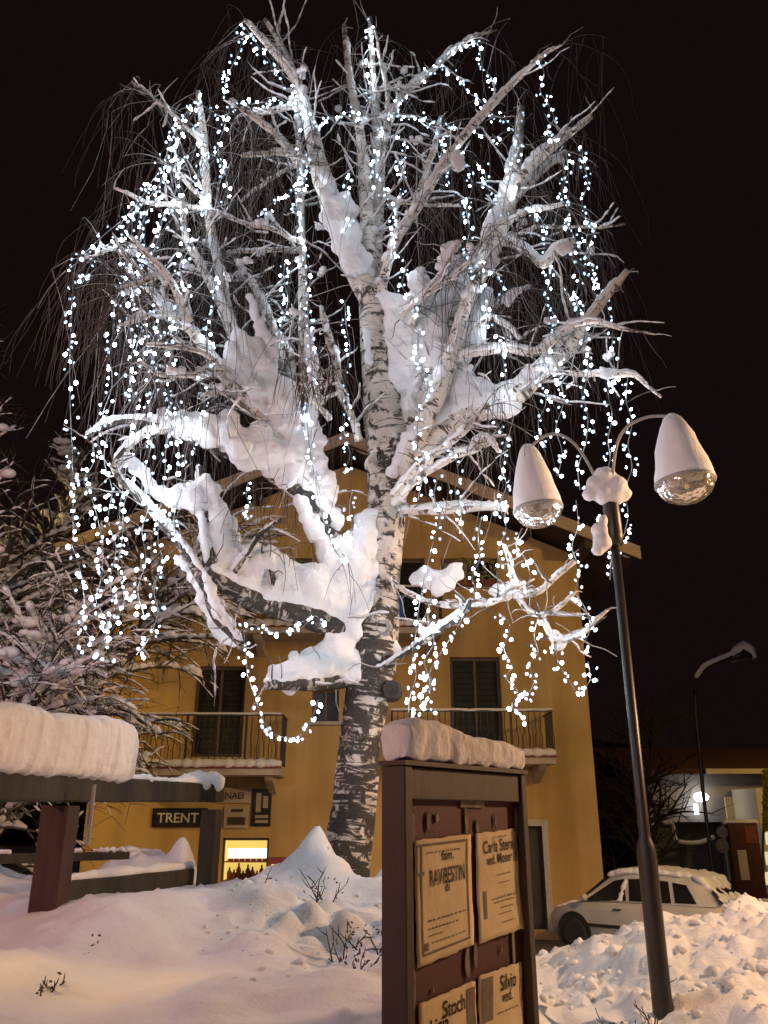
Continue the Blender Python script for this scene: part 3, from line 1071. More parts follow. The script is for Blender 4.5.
# ------------------------------------------------------------------ parked car
def car():
    h = R(40)
    c = at(649, 930, 16.7)
    rt = thing('parked_car', 'small silver hatchback with snow on its roof parked behind the snow bank', 'car', (c.x, 16.9, 0.02), None, math.pi - h)
    rt.scale = (.89, .89, .89)
    # local: x forward, y to its left, z up
    st = [(-1.93, .60, .52, .80), (-1.86, .76, .30, .93), (-1.5, .81, .22, .95), (-0.8, .83, .20, .95), (0.2, .83, .20, .93), (0.95, .82, .20, .90), (1.35, .80, .22, .84), (1.72, .73, .26, .72), (1.88, .60, .34, .60), (1.93, .45, .40, .54)]
    b = MB()
    prof = lambda w, z0, z1: [(w * .86, z0), (w * .98, z0 + .10 * (z1 - z0)), (w, z0 + .45 * (z1 - z0)), (w * .985, z0 + .75 * (z1 - z0)), (w * .93, z0 + .97 * (z1 - z0)), (w * .75, z1 + .012), (0, z1 + .035)]
    vs = []
    for x, wd, z0, z1 in st:
        P = prof(wd, z0, z1)
        vs += [Vector((x, y, z)) for y, z in P] + [Vector((x, -y, z)) for y, z in P[-2::-1]]
    n = 13
    fs = [(i * n + k, i * n + k + 1, (i + 1) * n + k + 1, (i + 1) * n + k) for i in range(len(st) - 1) for k in range(n - 1)]
    fs += [tuple(range(n)), tuple(range((len(st) - 1) * n, len(st) * n))[::-1]]
    fs += [(i * n, (i + 1) * n, (i + 1) * n + n - 1, i * n + n - 1) for i in range(len(st) - 1)]
    b.add(vs, fs)
    # greenhouse
    gs = [(-1.78, .72, .58, .94, .96), (-1.50, .74, .60, .94, 1.36), (-1.2, .76, .61, .94, 1.44), (-0.5, .77, .62, .94, 1.49), (0.1, .77, .61, .93, 1.47), (0.42, .76, .60, .92, 1.40), (1.10, .73, .58, .90, .92)]
    vs = []
    for x, wb, wt, zb, zr in gs:
        P = [(wb, zb), (wt + (wb - wt) * .12, zb + (zr - zb) * .85), (wt * .90, zb + (zr - zb) * .985), (0, zr + .012)]
        vs += [Vector((x, y, z)) for y, z in P] + [Vector((x, -y, z)) for y, z in P[-2::-1]]
    n = 7
    fs = [(i * n + k, i * n + k + 1, (i + 1) * n + k + 1, (i + 1) * n + k) for i in range(len(gs) - 1) for k in range(n - 1)]
    fs += [tuple(range(n)), tuple(range((len(gs) - 1) * n, len(gs) * n))[::-1]]
    b.add(vs, fs)
    obj('body', b, M['carpaint'], rt, True, local=True)

    def side_at(x, s):
        """a point on the side of the greenhouse"""
        X = [q[0] for q in gs]
        wb, wt, zb, zr = (float(np.interp(x, X, [q[k] for q in gs])) for k in (1, 2, 3, 4))
        w2 = wt + (wb - wt) * .12
        return Vector((x, wb + (w2 - wb) * s, zb + (zr - zb) * .85 * s))
    for poly in ([(0.98, .06), (0.52, .78), (0.30, .92), (0.08, .94), (0.02, .06)], [(-0.05, .06), (-0.02, .94), (-0.5, .94), (-0.86, .92), (-0.92, .06)], [(-1.00, .08), (-0.94, .90), (-1.22, .86), (-1.42, .10)]):
        for sy in (1, -1):
            m = MB()
            P = []
            for x, s in poly:
                q = side_at(x, s)
                P.append(Vector((q.x, (q.y + 0.012) * sy, q.z)))
            m.prism(P, (0, -0.008 * sy, 0))
            obj('side_window', m, M['glass_dark'], rt, local=True)
    m = MB()
    m.prism([(-1.83, -.56, 1.0), (-1.83, .56, 1.0), (-1.585, .50, 1.31), (-1.585, -.50, 1.31)], (-0.012, 0, 0.006))
    obj('rear_window', m, M['glass_dark'], rt, local=True)
    m = MB()
    m.prism([(1.06, -.60, .96), (1.06, .60, .96), (.50, .52, 1.375), (.50, -.52, 1.375)], (0.02, 0, 0.02))
    obj('windscreen', m, M['glass_dark'], rt, local=True)
    for x in (1.22, -1.22):
        for sy in (1, -1):
            Mx = Matrix.Translation((x, sy * .76, .28)) @ Matrix.Rotation(R(-90 * sy), 4, 'X')
            wh = obj('wheel', MB().lathe([(.20, -.09), (.28, -.09), (.30, -.05), (.30, .06), (.28, .085), (.20, .085)], Mx, 28), M['tyre'], rt, True, local=True)
            obj('rim', MB().lathe([(.0, .055), (.06, .065), (.17, .05), (.20, .082), (.205, .07)], Mx, 20), M['rim'], wh, True, local=True)
            Ma = Matrix.Translation((x, sy * .80, .31)) @ Matrix.Rotation(R(-90 * sy), 4, 'X')
            obj('wheel_arch', MB().lathe([(.0, .030), (.345, .030), (.375, .036), (.39, .0)], Ma, 32), M['blackplastic'], rt, local=True)
    for sy in (1, -1):
        m = MB()
        m.ball((.88, sy * .90, .99), .10, 2, (.7, 1.0, .75))
        obj('mirror', m, M['carpaint'], rt, True, local=True)
        m = MB().box(-1.905, -1.80, sy * .60 - .08, sy * .60 + .08, .72, .90)
        obj('tail_light', m, M['taillight'], rt, local=True)
        m = MB()
        m.ball((1.74, sy * .56, .60), .14, 2, (.7, 1, .6))
        obj('headlight', m, M['headlight'], rt, True, local=True)
        for x in (0.12, -0.82):
            m = MB().box(x, x + .17, sy * .845 - .015, sy * .845 + .015, .78, .805)
            obj('door_handle', m, M['blackplastic'], rt, local=True)
    m = MB().box(-.95, 1.0, .832, .845, .44, .50).box(-.95, 1.0, -.845, -.832, .44, .50)
    obj('side_strip', m, M['blackplastic'], rt, local=True)
    m = MB()
    rnd = random.Random(4)
    for i in range(420):
        x = rnd.uniform(-1.62, 0.45)
        y = rnd.uniform(-.58, .58)
        z = float(np.interp(x, [q[0] for q in gs], [q[4] for q in gs]))
        m.ball((x, y, z + .03 + .02 * noise.noise(Vector((x * 4, y * 4, 1)))), .07 + .05 * rnd.random(), 1, (1, 1, .75))
    for i in range(160):
        x, y = rnd.uniform(1.15, 1.75), rnd.uniform(-.6, .6)
        z = float(np.interp(x, [q[0] for q in st], [q[3] for q in st]))
        m.ball((x, y, z + .01), .05 + .03 * rnd.random(), 1, (1, 1, .6))
    for i in range(90):   # strip of snow left along the belt line and wipers
        x = rnd.uniform(-1.4, 1.0)
        q = side_at(x, .03)
        if noise.noise(Vector((x * 3, 0, 5))) > -.1:
            m.ball((q.x, q.y + .015, q.z), .018 + .02 * rnd.random(), 1, (1.4, .8, .8))
        m.ball((rnd.uniform(.95, 1.1), rnd.uniform(-.6, .6), .95), .03 + .03 * rnd.random(), 1)
    for i in range(60):   # clinging to the rear window
        t = rnd.random()
        m.ball((-1.86 + .26 * t, rnd.uniform(-.6, .6), .99 + .33 * t), .035 + .05 * rnd.random() * (1.1 - t), 1, (.7, 1, 1))
    for i in range(40):   # streak of snow on the front side window
        t = rnd.random()
        q = side_at(.14 - .1 * t + rnd.uniform(-.05, .05), .1 + .85 * t)
        m.ball((q.x, q.y + .01, q.z), .03 + .02 * rnd.random(), 1, (1, .6, 1))
    o = fuse('snow_cap', m, M['snow'], .035, 2)
    o.parent = rt


car()


# ------------------------------------------------------------------ birch
TY = 9.0
TRUNK = [(346, 915, 27), (347, 860, 24.5), (355, 800, 23), (360, 740, 21), (369, 690, 25), (374, 645, 25), (379, 600, 20), (384, 555, 19), (387, 500, 20), (390, 450, 22), (383, 405, 21), (377, 370, 16), (374, 330, 15), (373, 292, 15)]
# (points x, y, radius in pixels of the photograph), depth at start, depth at end, snow 0..1
BR = [
    ([(374, 305, 14), (354, 264, 15), (339, 225, 14), (323, 180, 12), (312, 135, 9), (303, 100, 7), (290, 72, 5), (245, 20, 2.5)], 0, -.5, .45),
    ([(305, 105, 5), (296, 78, 4), (284, 50, 3.5), (265, 20, 2.5)], -.3, -.1, .3),
    ([(370, 285, 10), (367, 210, 9), (361, 140, 6), (351, 85, 4.5), (344, 26, 3)], 0, .3, .25),
    ([(372, 290, 10), (377, 215, 8), (379, 150, 7), (374, 90, 4), (370, 18, 2.5)], .1, .5, .4),
    ([(379, 155, 6), (397, 103, 4.5), (430, 72, 3.5), (468, 40, 2.5), (497, 30, 1.2)], .3, 1.0, .5),
    ([(390, 120, 3), (384, 75, 2.5), (375, 28, 1.5)], .4, .2, .3),
    ([(377, 305, 7), (393, 247, 5.5), (420, 205, 5), (450, 155, 5), (495, 102, 4), (541, 57, 3), (562, 45, 1)], -.1, -.8, .45),
    ([(400, 240, 4), (425, 175, 4), (436, 142, 3.5), (440, 118, 2)], -.1, .4, .4),
    ([(394, 458, 18), (420, 400, 17), (445, 345, 16), (468, 290, 15), (488, 250, 14), (505, 210, 12), (512, 180, 10), (518, 145, 6), (521, 108, 4.5)], 0, .2, .5),
    ([(506, 200, 9), (530, 167, 6.5), (561, 140, 5), (592, 117, 3)], .15, -.1, .6),
    ([(509, 203, 7), (540, 172, 4.5), (566, 152, 3)], .15, .5, .6),
    ([(394, 490, 15), (430, 443, 14), (470, 414, 14), (515, 396, 13), (545, 368, 10), (575, 336, 7.5), (588, 321, 6), (604, 300, 5), (627, 271, 4)], 0, -.8, .5),
    ([(485, 415, 9), (540, 377, 6.5), (578, 347, 4.5), (592, 334, 3)], -.2, -.4, .3),
    ([(428, 390, 4), (448, 362, 4), (498, 350, 5), (535, 352, 5), (560, 337, 5), (586, 321, 4), (612, 326, 2.5), (655, 335, 1)], -.25, -.9, .9),
    ([(398, 475, 13), (425, 420, 12), (449, 365, 10), (464, 310, 8), (479, 272, 6)], -.2, -.5, .3),
    ([(372, 625, 15), (347, 580, 15), (326, 532, 15), (309, 492, 14), (298, 448, 12)], 0, -.4, .5),
    ([(299, 455, 10), (275, 433, 9), (250, 402, 8), (225, 378, 7), (186, 325, 5), (160, 300, 3.5), (138, 283, 2)], -.4, -1.2, .5),
    ([(298, 448, 10), (280, 433, 9), (250, 373, 9), (232, 330, 8), (219, 267, 6), (208, 210, 5.5), (204, 140, 4.5), (198, 92, 3)], -.4, -.7, .45),
    ([(299, 450, 9), (293, 420, 8), (280, 352, 6), (267, 312, 5), (256, 290, 4), (243, 271, 4), (236, 260, 3)], -.4, 0, .4),
    ([(301, 455, 10), (307, 402, 8), (304, 350, 7), (303, 300, 6), (302, 240, 4), (300, 170, 4), (297, 115, 3)], -.35, .3, .35),
    ([(330, 525, 13), (290, 478, 14), (255, 458, 12), (227, 449, 11), (180, 432, 9), (136, 421, 5), (105, 425, 4), (86, 437, 2.5)], -.3, -1.2, .9),
    ([(182, 430, 6), (150, 432, 4), (130, 446, 4), (117, 463, 4), (122, 487, 3)], -.9, -1.2, .9),
    ([(360, 648, 18), (336, 628, 17), (306, 614, 16), (262, 602, 14), (232, 588, 12), (205, 572, 9)], 0, -.9, .8),
    ([(212, 578, 9), (206, 530, 8), (202, 490, 7), (200, 467, 5)], -.85, -.9, .6),
    ([(209, 592, 7), (185, 552, 5.5), (161, 522, 5), (138, 496, 5), (120, 479, 4), (114, 465, 3.5), (125, 448, 2)], -.9, -1.4, .6),
    ([(206, 582, 7), (215, 613, 7), (230, 631, 6), (244, 648, 4)], -.9, -1.1, .9),
    ([(232, 578, 4), (251, 543, 3), (262, 529, 2.5), (280, 518, 2)], -.75, -.9, .9),
    ([(275, 590, 4), (270, 560, 2.5), (262, 552, 2)], -.6, -.7, .5),
    ([(360, 673, 16), (325, 681, 11.5), (292, 684, 8), (265, 685, 5.5)], 0, -.8, .6),
    ([(384, 577, 4), (405, 591, 3.2), (430, 603, 3), (450, 607, 3), (480, 605, 3), (502, 599, 4), (540, 589, 4), (577, 560, 2.5)], -.2, -1.2, .08),
    ([(388, 513, 5), (420, 511, 5), (444, 509, 6), (475, 507, 5), (508, 507, 3.5)], -.1, -.6, 1),
    ([(376, 670, 3), (400, 656, 2.4), (424, 641, 4), (445, 623, 5), (464, 611, 4), (470, 598, 2)], -.2, -1.0, .75),
    ([(502, 599, 4), (512, 585, 4), (508, 560, 3), (503, 543, 2)], -.85, -.9, .9),
    ([(515, 597, 2.5), (530, 609, 3), (543, 615, 2.5), (558, 606, 2.5), (576, 590, 1.5)], -.9, -1.2, .7),
    ([(540, 614, 2), (555, 640, 4), (577, 636, 3), (590, 628, 2.5), (606, 611, 1.5)], -1.0, -1.2, 1),
    ([(395, 505, 4), (430, 471, 3.5), (455, 456, 4), (478, 448, 5), (486, 438, 4), (498, 452, 2)], -.3, -1, 1),
    ([(395, 495, 4), (430, 456, 4), (465, 431, 4), (491, 404, 3)], -.4, -.9, 1),
    ([(525, 366, 2.5), (546, 369, 2.5), (580, 373, 2.5), (609, 375, 4), (636, 375, 3), (660, 397, 1.5)], -.6, -1.0, .8),
    ([(496, 240, 3), (540, 228, 2), (590, 228, 1.5), (625, 223, 1.5)], .2, .6, .3),
    ([(500, 240, 5), (525, 249, 4), (543, 265, 5), (558, 249, 5), (575, 240, 3)], .1, -.4, 1),
    ([(500, 228, 4), (521, 214, 3), (545, 208, 3), (566, 203, 2)], .1, -.2, .9),
    ([(204, 142, 3), (165, 109, 2), (150, 93, 1.5), (132, 81, 1)], -.7, -.9, .5),
    ([(305, 243, 3), (257, 226, 2.2), (207, 211, 2.2), (157, 205, 2), (115, 190, 1.5)], -.3, -1.1, .7),
    ([(204, 198, 2.5), (180, 177, 2), (157, 158, 1.2)], -.7, -1, .5),
    ([(303, 252, 3), (286, 250, 2.5), (255, 250, 2.5), (227, 250, 1.8)], .1, .2, 1),
    ([(314, 165, 4), (300, 157, 3.5), (277, 153, 3), (244, 157, 2)], -.3, -.9, 1),
    ([(300, 165, 4.5), (288, 150, 4), (273, 133, 3.5), (240, 108, 2.5)], -.3, -1.2, .8),
    ([(306, 115, 3.5), (290, 109, 3), (257, 112, 2.5), (238, 118, 1.5)], -.3, -.5, 1),
    ([(312, 160, 4), (286, 170, 2.5), (240, 201, 1.8)], -.3, .5, .3),
    ([(192, 322, 4), (180, 302, 3.5), (161, 267, 3), (128, 234, 2)], -1.1, -1.5, .8),
    ([(190, 330, 4.5), (172, 318, 4), (149, 288, 3.5), (126, 269, 2.5)], -1.1, -1.0, 1),
    ([(166, 300, 4), (163, 278, 3.5), (147, 281, 3), (119, 292, 2)], -1.2, -1.5, 1),
    ([(190, 322, 3), (165, 314, 2.5), (140, 320, 2.5), (116, 323, 1.5)], -1.1, -1.6, 1),
    ([(216, 362, 3.5), (205, 353, 2.5), (182, 347, 2.5), (147, 346, 1.8)], -1, -1.5, 1),
    ([(222, 370, 3), (205, 367, 2.5), (189, 377, 2.5), (161, 375, 2), (137, 360, 1.5)], -1, -1.6, 1),
    ([(150, 290, 2), (119, 250, 1.7), (88, 256, 1.2)], -1.2, -1.6, .8),
    ([(246, 362, 6), (224, 311, 5), (201, 267, 4.5), (186, 238, 4), (182, 198, 3)], -.5, -1.1, .6),
    ([(252, 395, 3), (233, 393, 3), (198, 397, 1.5)], -.5, -1, 1),
    ([(380, 195, 3), (405, 203, 2), (461, 207, 1.5)], .2, .1, .8),
    ([(358, 440, 5), (341, 385, 4), (331, 342, 5), (321, 307, 3)], -.2, -.5, .3),
    ([(298, 425, 5), (291, 352, 4), (271, 328, 4), (250, 279, 2.5)], -.4, -.1, .7),
    ([(412, 325, 4), (440, 272, 3), (462, 239, 2.5)], -.3, -.6, .8),
    ([(470, 330, 4), (500, 300, 3), (530, 285, 2)], 0, .6, .9),
    ([(455, 345, 3), (485, 320, 3), (505, 326, 3), (520, 340, 2)], -.3, -.6, 1),
    ([(400, 320, 4), (430, 290, 3), (470, 262, 2), (490, 230, 1.5)], -.4, -.9, .8),
    ([(330, 420, 3), (312, 398, 2.5), (330, 380, 2)], -.5, -.9, .8),
]
WEBS = [
    [(370, 520, 6), (372, 545, 8), (367, 572, 10), (360, 600, 11)],
    [(368, 330, 5), (367, 360, 5)],
    [(250, 300, 6), (262, 330, 7), (272, 360, 8)], [(228, 350, 8), (242, 372, 10), (256, 396, 11)], [(440, 395, 9), (450, 415, 9), (435, 440, 8)],
    [(486, 290, 8), (478, 320, 9), (466, 350, 10)], [(498, 240, 6), (490, 265, 7)], [(536, 372, 8), (552, 358, 6)], [(300, 500, 8), (314, 530, 9), (330, 560, 10)],
    [(124, 455, 5), (140, 470, 6), (152, 488, 6)], [(180, 560, 6), (196, 578, 7), (206, 600, 8)],
  # snow packed into the forks
    [(326, 190, 8), (340, 228, 13), (356, 262, 13), (350, 226, 11), (344, 196, 8)],
    [(393, 300, 13), (400, 330, 17), (410, 362, 17), (396, 382, 12)],
    [(412, 335, 16), (424, 302, 13), (418, 272, 9)],
    [(434, 352, 15), (441, 312, 12), (454, 275, 10), (468, 258, 9)],
    [(388, 405, 13), (396, 412, 15), (402, 432, 13)],
    [(455, 375, 12), (468, 386, 18), (485, 396, 19), (502, 400, 15), (508, 386, 10)],
    [(412, 468, 13), (422, 442, 14), (440, 420, 15), (456, 400, 14)],
    [(236, 335, 7), (248, 352, 12), (262, 374, 15), (276, 398, 17), (288, 420, 15), (292, 440, 12)],
    [(309, 332, 6), (313, 380, 8), (311, 430, 9), (319, 462, 10), (328, 492, 11)],
    [(178, 422, 10), (196, 425, 14), (216, 431, 16), (242, 441, 17), (270, 456, 17), (296, 470, 13)],
    [(212, 560, 12), (232, 562, 15), (258, 568, 19), (290, 580, 19), (320, 590, 21), (344, 592, 20), (352, 566, 17), (362, 540, 13), (368, 515, 9)],
    [(206, 478, 7), (212, 502, 11), (218, 532, 15), (226, 556, 15)],
    [(158, 492, 7), (172, 496, 9), (188, 497, 12), (200, 500, 12)],
    [(276, 678, 8), (288, 674, 11), (303, 668, 13), (320, 661, 15), (334, 650, 14), (339, 636, 8)],
    [(340, 660, 15), (350, 664, 12)],
    [(362, 585, 14), (358, 605, 12), (350, 612, 10)],
    [(414, 578, 5), (426, 576, 9), (440, 582, 11), (452, 574, 8), (458, 566, 4)],
    [(455, 152, 4), (459, 160, 6), (460, 168, 4)],
    [(440, 260, 4), (448, 250, 7), (457, 243, 5)],
    [(605, 372, 6), (614, 374, 5)], [(498, 590, 7), (505, 592, 8)], [(556, 636, 7), (561, 645, 6)],
    [(480, 440, 7), (487, 440, 6)], [(562, 250, 7), (568, 245, 6)],
    [(228, 640, 8), (218, 622, 10), (212, 605, 9)],
    [(385, 640, 8), (394, 646, 6), (398, 655, 4)],
    [(345, 640, 9), (352, 628, 10)],
    [(470, 345, 8), (480, 330, 7)], [(508, 300, 6), (515, 290, 5)],
]
base = at(348, 900, TY)
birch = thing('birch_tree', 'big pruned birch plastered with snow and hung with white lights', 'tree', (base.x, TY, 1.5))


def world_branch(pts, d0, d1, step=4):
    P, Rr = [], []
    S = spline(pts, step)
    n = len(S) - 1
    for i, q in enumerate(S):
        p = at(q[0], q[1], TY + d0 + (d1 - d0) * i / n)
        r = max(0.006, q[2] * mpp(p) * (1.0 if pts is TRUNK else .84))
        P.append(p)
        Rr.append(r)
    return P, Rr


mb = MB()
P, Rr = world_branch(TRUNK, 0, 0, 6)
Rr = [r * (1 + 0.10 * noise.noise(p * 2.5)) for p, r in zip(P, Rr)]
mb.tube(P, Rr, 18)
obj('trunk', mb, M['trunk'], birch, True)
# knots and burrs where limbs were cut
for x, y, r in ((385, 440, 15), (396, 462, 12), (378, 462, 11), (392, 690, 10), (384, 628, 9), (340, 640, 9), (388, 660, 8), (335, 620, 8)):
    p = at(x, y, TY - 0.22)
    m_ = mpp(p) * r
    kn = MB().lathe([(m_, -.12), (m_ * 1.0, .0), (m_ * .85, .05), (m_ * .55, .02), (0.0, -.01)],
             Matrix.Translation(p) @ Matrix.Rotation(R(85), 4, 'X') @ Matrix.Rotation(R(random.uniform(-25, 25)), 4, 'Y'), 12)
    obj('knot', kn, M['trunk'], birch, True)
snow = MB()
skel = []
rnd = random.Random(11)
for pts, d0, d1, s in BR:
    P, Rr = world_branch(pts, d0, d1)
    if Rr[0] < 0.05:
        P = [p + Vector((noise.noise(p * 3), noise.noise(p * 3 + Vector((9, 0, 0))), noise.noise(p * 3 + Vector((0, 9, 0))))) * 0.05 for p in P]
    side = rnd.choice((-.8, -.8, .8))
    mb = MB()
    Rn = [r * (1 + .12 * noise.noise(p * 7)) for p, r in zip(P, Rr)]
    mb.tube(P, Rn, 12 if Rr[0] > .08 else 8)
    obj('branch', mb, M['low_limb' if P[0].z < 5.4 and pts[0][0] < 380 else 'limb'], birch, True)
    skel.append((P, Rr))
    # snow lying along the upper side
    for i in range(len(P) - 1):
        a, b = P[i], P[i + 1]
        t = (b - a)
        L = t.length
        t.normalize()
        up = Vector((0, 0, 1)) - t * t.z
        flatness = up.length
        up = up + Vector((0, -.38, 0))
        if flatness < .45:
            up = Vector((side, -.25, 0.25)) * (.45 - flatness) * 2 + up
        up.normalize()
        k = max(1, int(L / max(.020, Rr[i] * .40)))
        for j in range(k):
            q = a + (b - a) * (j / k)
            r = Rr[i] + (Rr[i + 1] - Rr[i]) * j / k
            nz = .5 + .55 * noise.noise(q * 3.5) + .35 * noise.noise(q * 9)
            cov = (.45 + .55 * s) * (0.66 + 0.34 * flatness) * (0.48 + nz)
            if cov < .50:
                continue
            sr = min(r * .90, r * (.38 + .50 * cov)) + (.006 + .30 * min(r, .05)) * min(1, cov)
            e = Vector((rnd.gauss(0, 1), rnd.gauss(0, 1), rnd.gauss(0, 1))) * r * .10
            snow.ball(q + e + up * (r * .58 + sr * .20), sr * rnd.uniform(.85, 1.1), 1)
def web_depth(x, y):
    if y < 260 and 425 < x < 466:
        return -.52
    if x < 352 and y > 535:
        return -.22 - .65 * (352 - x) / 150
    return float(np.interp(x, [120, 200, 290, 345, 380, 450, 520, 600], [-1.2, -.95, -.62, -.35, -.12, -.2, -.45, -.9]))


for web in WEBS:
    S = spline([tuple(map(float, q)) for q in web], 6)
    for q in S:
        p = at(q[0], q[1], TY + web_depth(q[0], q[1]))
        r = q[2] * mpp(p)
        for k in range(5):
            e = Vector((rnd.gauss(0, .36), rnd.gauss(.25, .15), rnd.gauss(0, .36)))
            snow.ball(p + e * r, r * rnd.uniform(.55, .82), 2, (1, .45, 1.1))
sn = fuse('snow_cover', snow, M['tree_snow'], 0.019, 5, birch, 0.013, 11.0)
# side branches with snow along them
sb, ss = MB(), MB()
for P, Rr in skel:
    Ltot = sum((P[i + 1] - P[i]).length for i in range(len(P) - 1))
    for k in range(int(Ltot * (5.0 if P[0].z > 5 else 2.0))):
        i = rnd.randrange(1, max(2, int(len(P) * .78)))
        t = (P[i] - P[i - 1]).normalized()
        d = (t * .5 + Vector((rnd.gauss(0, .8), rnd.gauss(0, .8), rnd.gauss(.15, .45)))).normalized()
        L = rnd.uniform(.25, 1.05) * (1 if Rr[i] > .04 else .5)
        r0 = min(Rr[i] * .6, rnd.uniform(.006, .015))
        n = 7
        Q, rr = [P[i].copy()], [r0]
        for j in range(n):
            d = (d + Vector((rnd.gauss(0, .16), rnd.gauss(0, .16), rnd.gauss(-.02, .16)))).normalized()
            Q.append(Q[-1] + d * L / n)
            rr.append(r0 * (1 - .75 * (j + 1) / n))
        sb.tube(Q, rr, 5, False)
        for j in range(n):
            tt = (Q[j + 1] - Q[j]).normalized()
            fl = math.sqrt(max(0, 1 - tt.z * tt.z))
            if fl < .4 or rnd.random() < .15:
                continue
            s0 = (.007 + .013 * rnd.random()) * fl + rr[j] * .45
            h = Vector((0, 0, rr[j] * .6 + s0 * .5))
            ss.tube([Q[j] + h - tt * .02, Q[j].lerp(Q[j + 1], .5) + h * 1.1, Q[j + 1] + h + tt * .02], [s0 * .5, s0, s0 * .5], 6, True, .9)
        if rnd.random() < .10:      # a tuft of snow caught on it
            q = Q[rnd.randrange(2, n)]
            for z in range(4):
                ss.ball(q + Vector((rnd.gauss(0, .03), rnd.gauss(0, .03), .03 + rnd.random() * .03)), rnd.uniform(.03, .06), 1)
o = obj('side_branches', sb, M['frost_twig'], birch, True)
o['kind'] = 'stuff'
o = obj('side_branch_snow', ss, M['tree_snow'], birch, True)
o['kind'] = 'stuff'
# fine weeping twigs of the crown
tw, ft = MB(), MB()
fine = [(P, Rr) for (P, Rr) in skel if P[-1].z > 6.2 and (P[-1].x < 2.3 or P[-1].z > 8.6)]
cx = Vector((base.x, TY, 0))
for n_ in range(300):
    P, Rr = rnd.choice(fine)
    i = rnd.randrange(len(P) // 3, len(P))
    p = P[i].copy()
    out = Vector((p.x - cx.x, p.y - cx.y, 0))
    out = out.normalized() if out.length > .2 else Vector((rnd.gauss(0, 1), rnd.gauss(0, 1), 0)).normalized()
    out = (out + Vector((rnd.gauss(0, .55), rnd.gauss(0, .7), 0))).normalized()
    d = out * rnd.uniform(.5, 1.0) + Vector((0, 0, rnd.uniform(-.1, .75)))
    d.normalize()
    L = rnd.uniform(.4, 1.15)
    Q = [p]
    st = L / 8
    for k in range(8):
        d = (d + Vector((rnd.gauss(0, .07), rnd.gauss(0, .07), -.20))).normalized()
        Q.append(Q[-1] + d * st)
    if math.hypot(Q[-1].x - cx.x, Q[-1].y - cx.y) > 3.75:
        continue
    (tw if rnd.random() < .65 else ft).tube(Q, [.006 - .004 * k / 8 for k in range(9)], 4, False)
    for k in range(rnd.randrange(3, 8)):   # strands hanging from it
        q = Q[rnd.randrange(2, 9)].copy()
        h = rnd.uniform(.4, 2.4)
        S = [q]
        dd = Vector((rnd.gauss(0, .35), rnd.gauss(0, .35), -.6))
        for j in range(6):
            dd = (dd + Vector((rnd.gauss(0, .09), rnd.gauss(0, .09), -.35))).normalized()
            S.append(S[-1] + dd * min(h, max(.5, q.z - 6.6)) / 6)
        tw.tube(S, [.0042 - .0022 * j / 6 for j in range(7)], 3, False)
inner = [(P, Rr) for (P, Rr) in skel if P[-1].z > 6.5 and P[-1].x < 2.2]
for n_ in range(620):                       # the thin curtain inside the crown
    P, Rr = rnd.choice(inner)
    i = rnd.randrange(len(P) // 2, len(P))
    q = P[i] + Vector((rnd.gauss(0, .35), rnd.gauss(.55, .5), rnd.gauss(0, .1)))
    h = rnd.uniform(.5, 2.3)
    S = [P[i], P[i].lerp(q, .6) + Vector((0, 0, .06)), q]
    dd = Vector((rnd.gauss(0, .3), rnd.gauss(0, .3), -.8))
    for j in range(5):
        dd = (dd + Vector((rnd.gauss(0, .12), rnd.gauss(0, .12), -.30))).normalized()
        S.append(S[-1] + dd * h / 5)
    (ft if n_ % 3 == 0 else tw).tube(S, [.005, .0045, .004, .0038, .0034, .003, .0026, .002], 3, False)
for P, Rr in skel:                          # short stubby side twigs, frosted
    for k in range(int(len(P) * .8)):
        i = rnd.randrange(len(P))
        if Rr[i] > .16:
            continue
        d = Vector((rnd.gauss(0, 1), rnd.gauss(0, 1), rnd.gauss(.2, .8))).normalized()
        L = rnd.uniform(.12, .55)
        Q = [P[i]]
        for j in range(4):
            d = (d + Vector((rnd.gauss(0, .25), rnd.gauss(0, .25), rnd.gauss(-.05, .25)))).normalized()
            Q.append(Q[-1] + d * L / 4)
        (ft if rnd.random() < .7 else tw).tube(Q, [.010, .008, .006, .005, .003], 4, False)
o = obj('weeping_twigs', tw, M['twig'], birch)
o['kind'] = 'stuff'
o = obj('frosted_twigs', ft, M['frost_twig'], birch)
o['kind'] = 'stuff'

